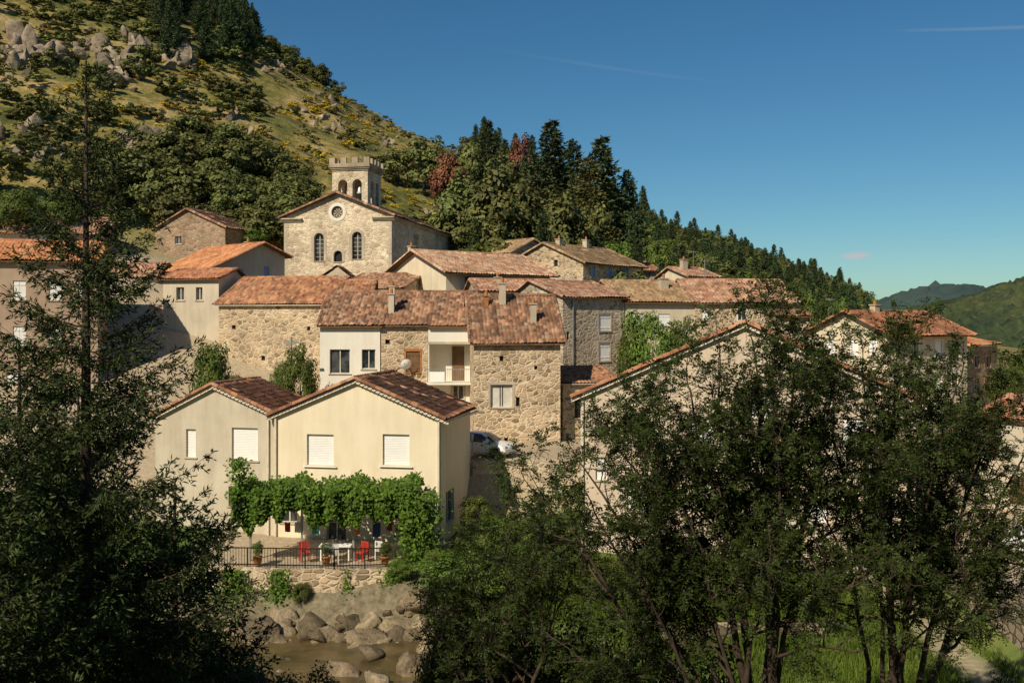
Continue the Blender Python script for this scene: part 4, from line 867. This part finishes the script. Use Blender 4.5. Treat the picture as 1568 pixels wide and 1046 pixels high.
# ---------------------------------------------------------------- cars
m_tyre=M_plain('tyre',(.02,.02,.02),.8);m_carglass=m_glass;m_lamp=M_plain('lamp_glass',(.6,.6,.6),.15);m_redl=M_plain('tail_lamp',(.4,.02,.02),.2)
def car(name,x,y,z,rot,colr):
    e=empty(name,(x,y,z),rot);t=NT(name+'_paint');t.b.inputs['Coat Weight'].default_value=.6;mp=t.fin(t.ramp(t.noise(t.coord(),4),[(.3,dk(colr,.96)),(.7,colr)]),.3)
    st=[(-2.0,.42,.62,.66,.66,.60),(-1.96,.25,.88,.95,.78,.66),(-1.75,.22,.95,1.28,.83,.62),(-1.35,.2,.96,1.46,.85,.61),(-.6,.2,.94,1.52,.86,.62),(.15,.2,.93,1.48,.86,.61),(.55,.2,.92,1.30,.86,.64),(1.05,.2,.92,1.0,.85,.70),(1.55,.22,.82,.87,.82,.68),(1.9,.26,.66,.72,.74,.6),(2.0,.4,.55,.58,.64,.55)]
    V=[]
    for (xx,zl,zb,zr,wb,wr) in st:
        V+=[(xx,0,zl),(xx,wb*.85,zl),(xx,wb,zl+.15),(xx,wb*1.01,(zl+zb)/2),(xx,wb*.98,zb),(xx,wr+.03,zr-.06),(xx,wr*.6,zr),(xx,-wr*.6,zr),(xx,-wr-.03,zr-.06),(xx,-wb*.98,zb),(xx,-wb*1.01,(zl+zb)/2),(xx,-wb,zl+.15),(xx,-wb*.85,zl)]
    k=13;Fc=[(i*k+j,i*k+(j+1)%k,(i+1)*k+(j+1)%k,(i+1)*k+j) for i in range(len(st)-1) for j in range(k)]+[tuple(range(k-1,-1,-1)),tuple(range((len(st)-1)*k,len(st)*k))]
    ob=mk('body',V,Fc,mp,e,True)
    me=ob.data;me.materials.append(m_carglass)
    gi=[i*k+j for i in range(2,6) for j in(4,8)]+[6*k+5,6*k+6,6*k+7,5*k+6,1*k+5,1*k+6,1*k+7]
    for i in gi: me.polygons[i].material_index=1
    for sx in(-1,1):
        for xx in(-1.2,-.35): 
            mk('pillar',*box_uvz(P,xx-.05,xx+.05,sx*.78-.09,sx*.78+.08,.96,1.42),mp,e)
        mk('mirror',*box_uvz(P,.55,.72,sx*.98-.1,sx*.98+.08,.93,1.08),mp,e)
        mk('door_handle',*box_uvz(P,-.15,.05,sx*.88-.02,sx*.88+.02,.8,.83),m_metal,e)
        mk('door_gap',*box_uvz(P,-.36,-.34,sx*.865-.01,sx*.865+.012,.35,.93),m_dark,e)
        mk('headlamp',*box_uvz(P,1.72,1.93,sx*.62-.14,sx*.62+.13,.58,.76),m_lamp,e);mk('tail_lamp',*box_uvz(P,-1.97,-1.8,sx*.7-.1,sx*.7+.09,.7,.98),m_redl,e)
        for xx in(-1.25,1.25):
            n=20;V=[];pr=[(.0,.06),(.17,.08),(.2,.03),(.21,.1),(.30,.11),(.31,.06),(.31,-.1),(.0,-.1)]
            for rr,yy in pr:
                for j in range(n): V.append((xx+rr*math.cos(j*6.283/n),sx*(.78+yy),.31+rr*math.sin(j*6.283/n)))
            w_=mk('wheel',V,[(a*n+j,a*n+(j+1)%n,(a+1)*n+(j+1)%n,(a+1)*n+j) for a in range(len(pr)-1) for j in range(n)],m_metal,e)
            w_.data.materials.append(m_tyre)
            for i,pg in enumerate(w_.data.polygons):
                if i>=2*n: pg.material_index=1
            V=[(xx+.39*math.cos(a),sx*.868+sx*q,.31+.39*math.sin(a)) for q in(0,.012) for a in np.linspace(-.3,3.44,16)]
            mk('wheel_arch',V,[tuple(range(16,32))],m_dark,e)
    mk('grille',*box_uvz(P,1.9,1.985,-.4,.4,.34,.46),m_dark,e);mk('number_plate',*box_uvz(P,1.98,2.01,-.26,.26,.47,.57),m_shut,e)
    return e
car('parked_car',wx(741,62.6),62.6,Hs(wx(741,62.6),62.6)+.02,math.radians(-28),(.80,.80,.80))
car('parked_car',23.0,43.9,Hs(23.0,43.9)+.03,math.radians(100),(.8,.8,.8))
e=empty('utility_pole',(wx(443,71),71,0));z0=Hs(wx(443,71),71);tv,tq=tube([(0,0,z0),(.15,0,wz(516,71))],[.12,.08],8);mk('pole',tv,[tuple(q) for q in tq],m_concrete,e,True)
mk('crossarm',*box_uvz(P,-.4,.7,-.05,.05,wz(526,71),wz(523,71)),m_metal,e)
# ---------------------------------------------------------------- mid trees & shrubs
for px,D,py,wd,nm in((460,70,530,60,'garden_tree'),(432,72,550,40,'garden_shrub'),(995,76,470,95,'ivy_tree'),(970,76,505,60,'ivy_tree'),(1040,77,490,60,'ivy_tree'),(950,72,650,40,'garden_shrub'),(345,70,575,90,'garden_shrub'),(320,66,520,80,'garden_tree'),
    (1250,95,452,60,'broadleaf_tree'),(1285,96,462,40,'broadleaf_tree'),(1545,78,560,60,'broadleaf_tree'),(1560,95,540,60,'broadleaf_tree'),(1475,60,640,50,'garden_tree'),(1455,64,660,50,'garden_tree'),(25,100,290,90,'oak_tree'),(90,104,300,90,'oak_tree'),(380,112,345,80,'oak_tree')):
    plant(T_fine,px,D,py,wd,nm)
for px,D,py,wd in((720,47,840,150),(780,46,845,140),(850,46,840,120),(670,48.5,838,70),(615,48,855,50),(920,46,855,110),(460,47.5,890,30),(1010,46,868,90),(1120,45,868,110),(1210,45,866,100),(770,54,790,80),(730,56,760,60),(830,52,790,90),(1390,44.5,870,80)):
    plant(T_fine,px,D,py,wd,'riverside_bush')
r=np.random.RandomState(5);n=60000;gx=r.uniform(-4,18.6,n);gy=r.uniform(32,52,n);k=(seg_dist(gx,gy,RIV)>4.6)&(seg_dist(gx,gy,PATH)>.8)&(gy<49.5);gx=gx[k];gy=gy[k];gz=H(gx,gy);n=len(gx)
hh=.12+.25*r.rand(n)*(1+sn(gx,gy,.8,6));a=r.rand(n)*6.28;ww=.03;dx=np.cos(a)*ww;dy=np.sin(a)*ww;lx=r.randn(n)*.08;ly=r.randn(n)*.08
V=np.stack([np.stack([gx-dx,gy-dy,gz-.03],1),np.stack([gx+dx,gy+dy,gz-.03],1),np.stack([gx+lx+dx*.2,gy+ly+dy*.2,gz+hh],1),np.stack([gx+lx-dx*.2,gy+ly-dy*.2,gz+hh],1)],1)
L_grass=M_leaf('grass_blades',(.07,.12,.014),(.18,.24,.038),.4,.3,0);link(bpy.data.objects.new('grass',fastmesh('grass',V.reshape(-1,3),np.arange(n*4).reshape(-1,4),r.rand(n),L_grass)))
# ---------------------------------------------------------------- foreground spruces
sp=conifer('spruce',201,16.6,4.1,[L_spruce,m_bark2],zs=.03,whorl=.30,nb=10,tw=.12,ns=.05,nl=.12,nw=.028,pw=.84,drop=.0,droptop=.5,tr=.2,lvar=.7,upk=.6)
ob=bpy.data.objects.new('shade_spruce',sp);ob.location=(wx(132,18),18,2.7);link(ob)
sp2=conifer('spruce_b',202,9.0,2.9,[L_spruce,m_bark2],zs=.03,whorl=.28,nb=10,tw=.13,ns=.06,nl=.13,nw=.034,pw=.78,drop=.0,droptop=.3,tr=.16,lvar=.65)
for x,y,z,s in((wx(-10,15),15,3.4,1.0),(wx(268,21.5),21.5,-.6,1.3),(wx(120,24),24,.8,1.35),(wx(330,16),15.5,.4,.8),(wx(30,22),22,1.5,1.4)):
    ob=bpy.data.objects.new('shade_spruce',sp2);ob.location=(x,y,z);ob.scale=(s,s,s);ob.rotation_euler=(0,0,random.random()*6);link(ob)
# unseen spruces added beside and behind the camera to shade the foreground
for x,y,s in((-14.5,8,.85),(-18.5,12,.9),(-21,17,.9),(-11,-1,1.0),(-5,-11,1.0),(3,-13,1.0)):
    ob=bpy.data.objects.new('shade_spruce',sp);ob.location=(x,y,Hs(x,y)-.3);ob.scale=(s,s,s);ob.rotation_euler=(0,0,random.random()*6);link(ob)
# ---------------------------------------------------------------- foreground multi-stem ash trees
def ash(name,seed,base,stems,leafmat,dens=1.0,ll=.2):
    r=np.random.RandomState(seed);parts=[];LP=[];LD=[]
    def poly(p,d,L,n,wob,grav):
        pts=[p]
        for i in range(n): d=norm(d+r.randn(3)*wob+np.array([0,0,grav]));p=p+d*L/n;pts.append(p)
        return np.array(pts),d
    def twig(p,d,L,R):
        pts,_=poly(p,d,L,3,.2,.02);tv,tq=tube(pts,np.linspace(R,.004,4),4);parts.append((tv,tq,np.zeros(len(tq)),1))
        m=max(1,int(r.randint(5,9)*dens))
        for k in range(m):
            s=.3+.7*(k+r.rand())/m;q=min(2,int(s*3));pp=pts[q]+(pts[q+1]-pts[q])*(s*3-q);LP.append(pp);LD.append(norm(d*.5+r.randn(3)*.7+np.array([0,0,.05])))
    def sub(p,d,L,R,lv):
        n=5;pts,_=poly(p,d,L,n,.15,.05);tv,tq=tube(pts,np.linspace(R,R*.35,n+1),5);parts.append((tv,tq,np.zeros(len(tq)),1))
        m=int(3+L*2.0)
        for k in range(m):
            s=.33+.67*(k+r.rand())/m;s=min(s,.999);q=int(s*n);pp=pts[q]+(pts[q+1]-pts[q])*(s*n-q);dd=norm(pts[q+1]-pts[q]);nd=norm(dd*.7+norm(r.randn(3))*.75+np.array([0,0,.12]))
            if lv>0: sub(pp,nd,L*.42*(.7+.5*r.rand()),R*.45,lv-1)
            else: twig(pp,nd,.33+.3*r.rand(),R*.4)
    for tx,ty,tz in stems:
        b=np.array(base,float)+np.array([r.randn()*.15,r.randn()*.15,0]);tgt=np.array([tx,ty,tz],float);n=10;ctrl=b*.5+tgt*.5+np.array([(b[0]-tgt[0])*.22,0,.3])
        ts=np.linspace(0,1,n+1);pts=np.array([b*(1-t)**2+ctrl*2*t*(1-t)+tgt*t*t for t in ts])+np.concatenate([[[0,0,0]],r.randn(n,3)*.07]);L=np.linalg.norm(tgt-b);R0=.075+.012*L*.5*r.rand()
        tv,tq=tube(pts,np.linspace(R0,.018,n+1),7);parts.append((tv,tq,np.zeros(len(tq)),1))
        m=int(L*1.08)
        for k in range(m):
            s=.5+.49*(k+r.rand())/m;s=min(s,.999);q=int(s*n);pp=pts[q]+(pts[q+1]-pts[q])*(s*n-q);dd=norm(pts[q+1]-pts[q]);sub(pp,norm(dd*.6+norm(r.randn(3))*.75+np.array([0,0,.1])),(1.2+1.3*r.rand())*(1.25-s*.5),R0*(1-s)*.6+.012,1)
        sub(pts[-1],dd,1.0,.018,0)
    LP=np.array(LP);LD=np.array(LD);nl=len(LP);K=9;I=np.repeat(np.arange(nl),K);kk=np.tile(np.arange(K),nl);s=(kk//2+.5)/4.5;sg=np.where(kk%2==0,1,-1);sg=np.where(kk==K-1,0,sg)
    L=(ll*(.7+.6*r.rand(nl)))[I];T=LD[I];side=norm(np.cross(T,np.array([0,0,1.])+r.randn(nl,3)[I]*.3))
    P_=LP[I]+T*(L*s)[:,None]+np.array([0,0,-1.])*(.35*L*s*s)[:,None];D=norm(side*sg[:,None]+T*.5+np.array([0,0,-.25])+r.randn(len(I),3)*.15);up=norm(np.cross(D,T)+r.randn(len(I),3)*.15);b=np.cross(D,up);b=norm(b)
    le=(.07*(.7+.5*r.rand(len(I))))[:,None];V=np.stack([P_,P_+D*le*.5+b*le*.27,P_+D*le*1.05,P_+D*le*.5-b*le*.27],1).reshape(-1,3)
    parts.append((V,np.arange(len(I)*4).reshape(-1,4),r.rand(len(I)),0));me=joinmesh(name,parts);me.materials.append(leafmat);me.materials.append(m_bark2)
    print(name,len(me.polygons));return link(bpy.data.objects.new(name,me))
def tg(L): return [(wx(px,D),D,wz(py,D)) for px,py,D in L]
ash('ash_tree',301,(5.6,22,1.5),tg([(1150,530,22),(1095,560,21),(1060,610,21),(1000,640,22.5),(950,675,22),(890,705,23),(1225,550,23),(1020,720,20.5),(910,790,21),(1120,660,24),(1190,650,20.5),(830,770,23),(1270,590,22)]),L_ash)
ash('ash_tree',302,(8.8,23.5,1.5),tg([(1320,575,23),(1370,560,24),(1410,605,22.5),(1470,580,24),(1530,620,23),(1270,610,25),(1440,690,22),(1350,700,21.5),(1560,700,23)]),L_ash)
ash('ash_sapling',303,(-.2,25,1.2),tg([(830,820,25),(780,835,25),(730,890,25),(870,870,24),(700,935,25)]),L_ash,.9)
T_dk=broadleaf('darkbush',401,[L_dark,m_bark],K=90,per=170,ls=.014,low=0)
for px,D,py,wd in((700,27,950,150),(790,28,925,170),(880,27,950,170),(970,27,965,170),(1070,27,1000,180),(330,28,1000,260),(480,24,1035,140),(150,22,960,300),(1540,26,1030,60)):
    x=wx(px,D);z=Hs(x,D)-.3;inst(T_dk,x,D,z,wd*D/F*1.1,max(1.2,(wz(py,D)-z)),'riverside_shrub')
print('objects',len(bpy.data.objects))
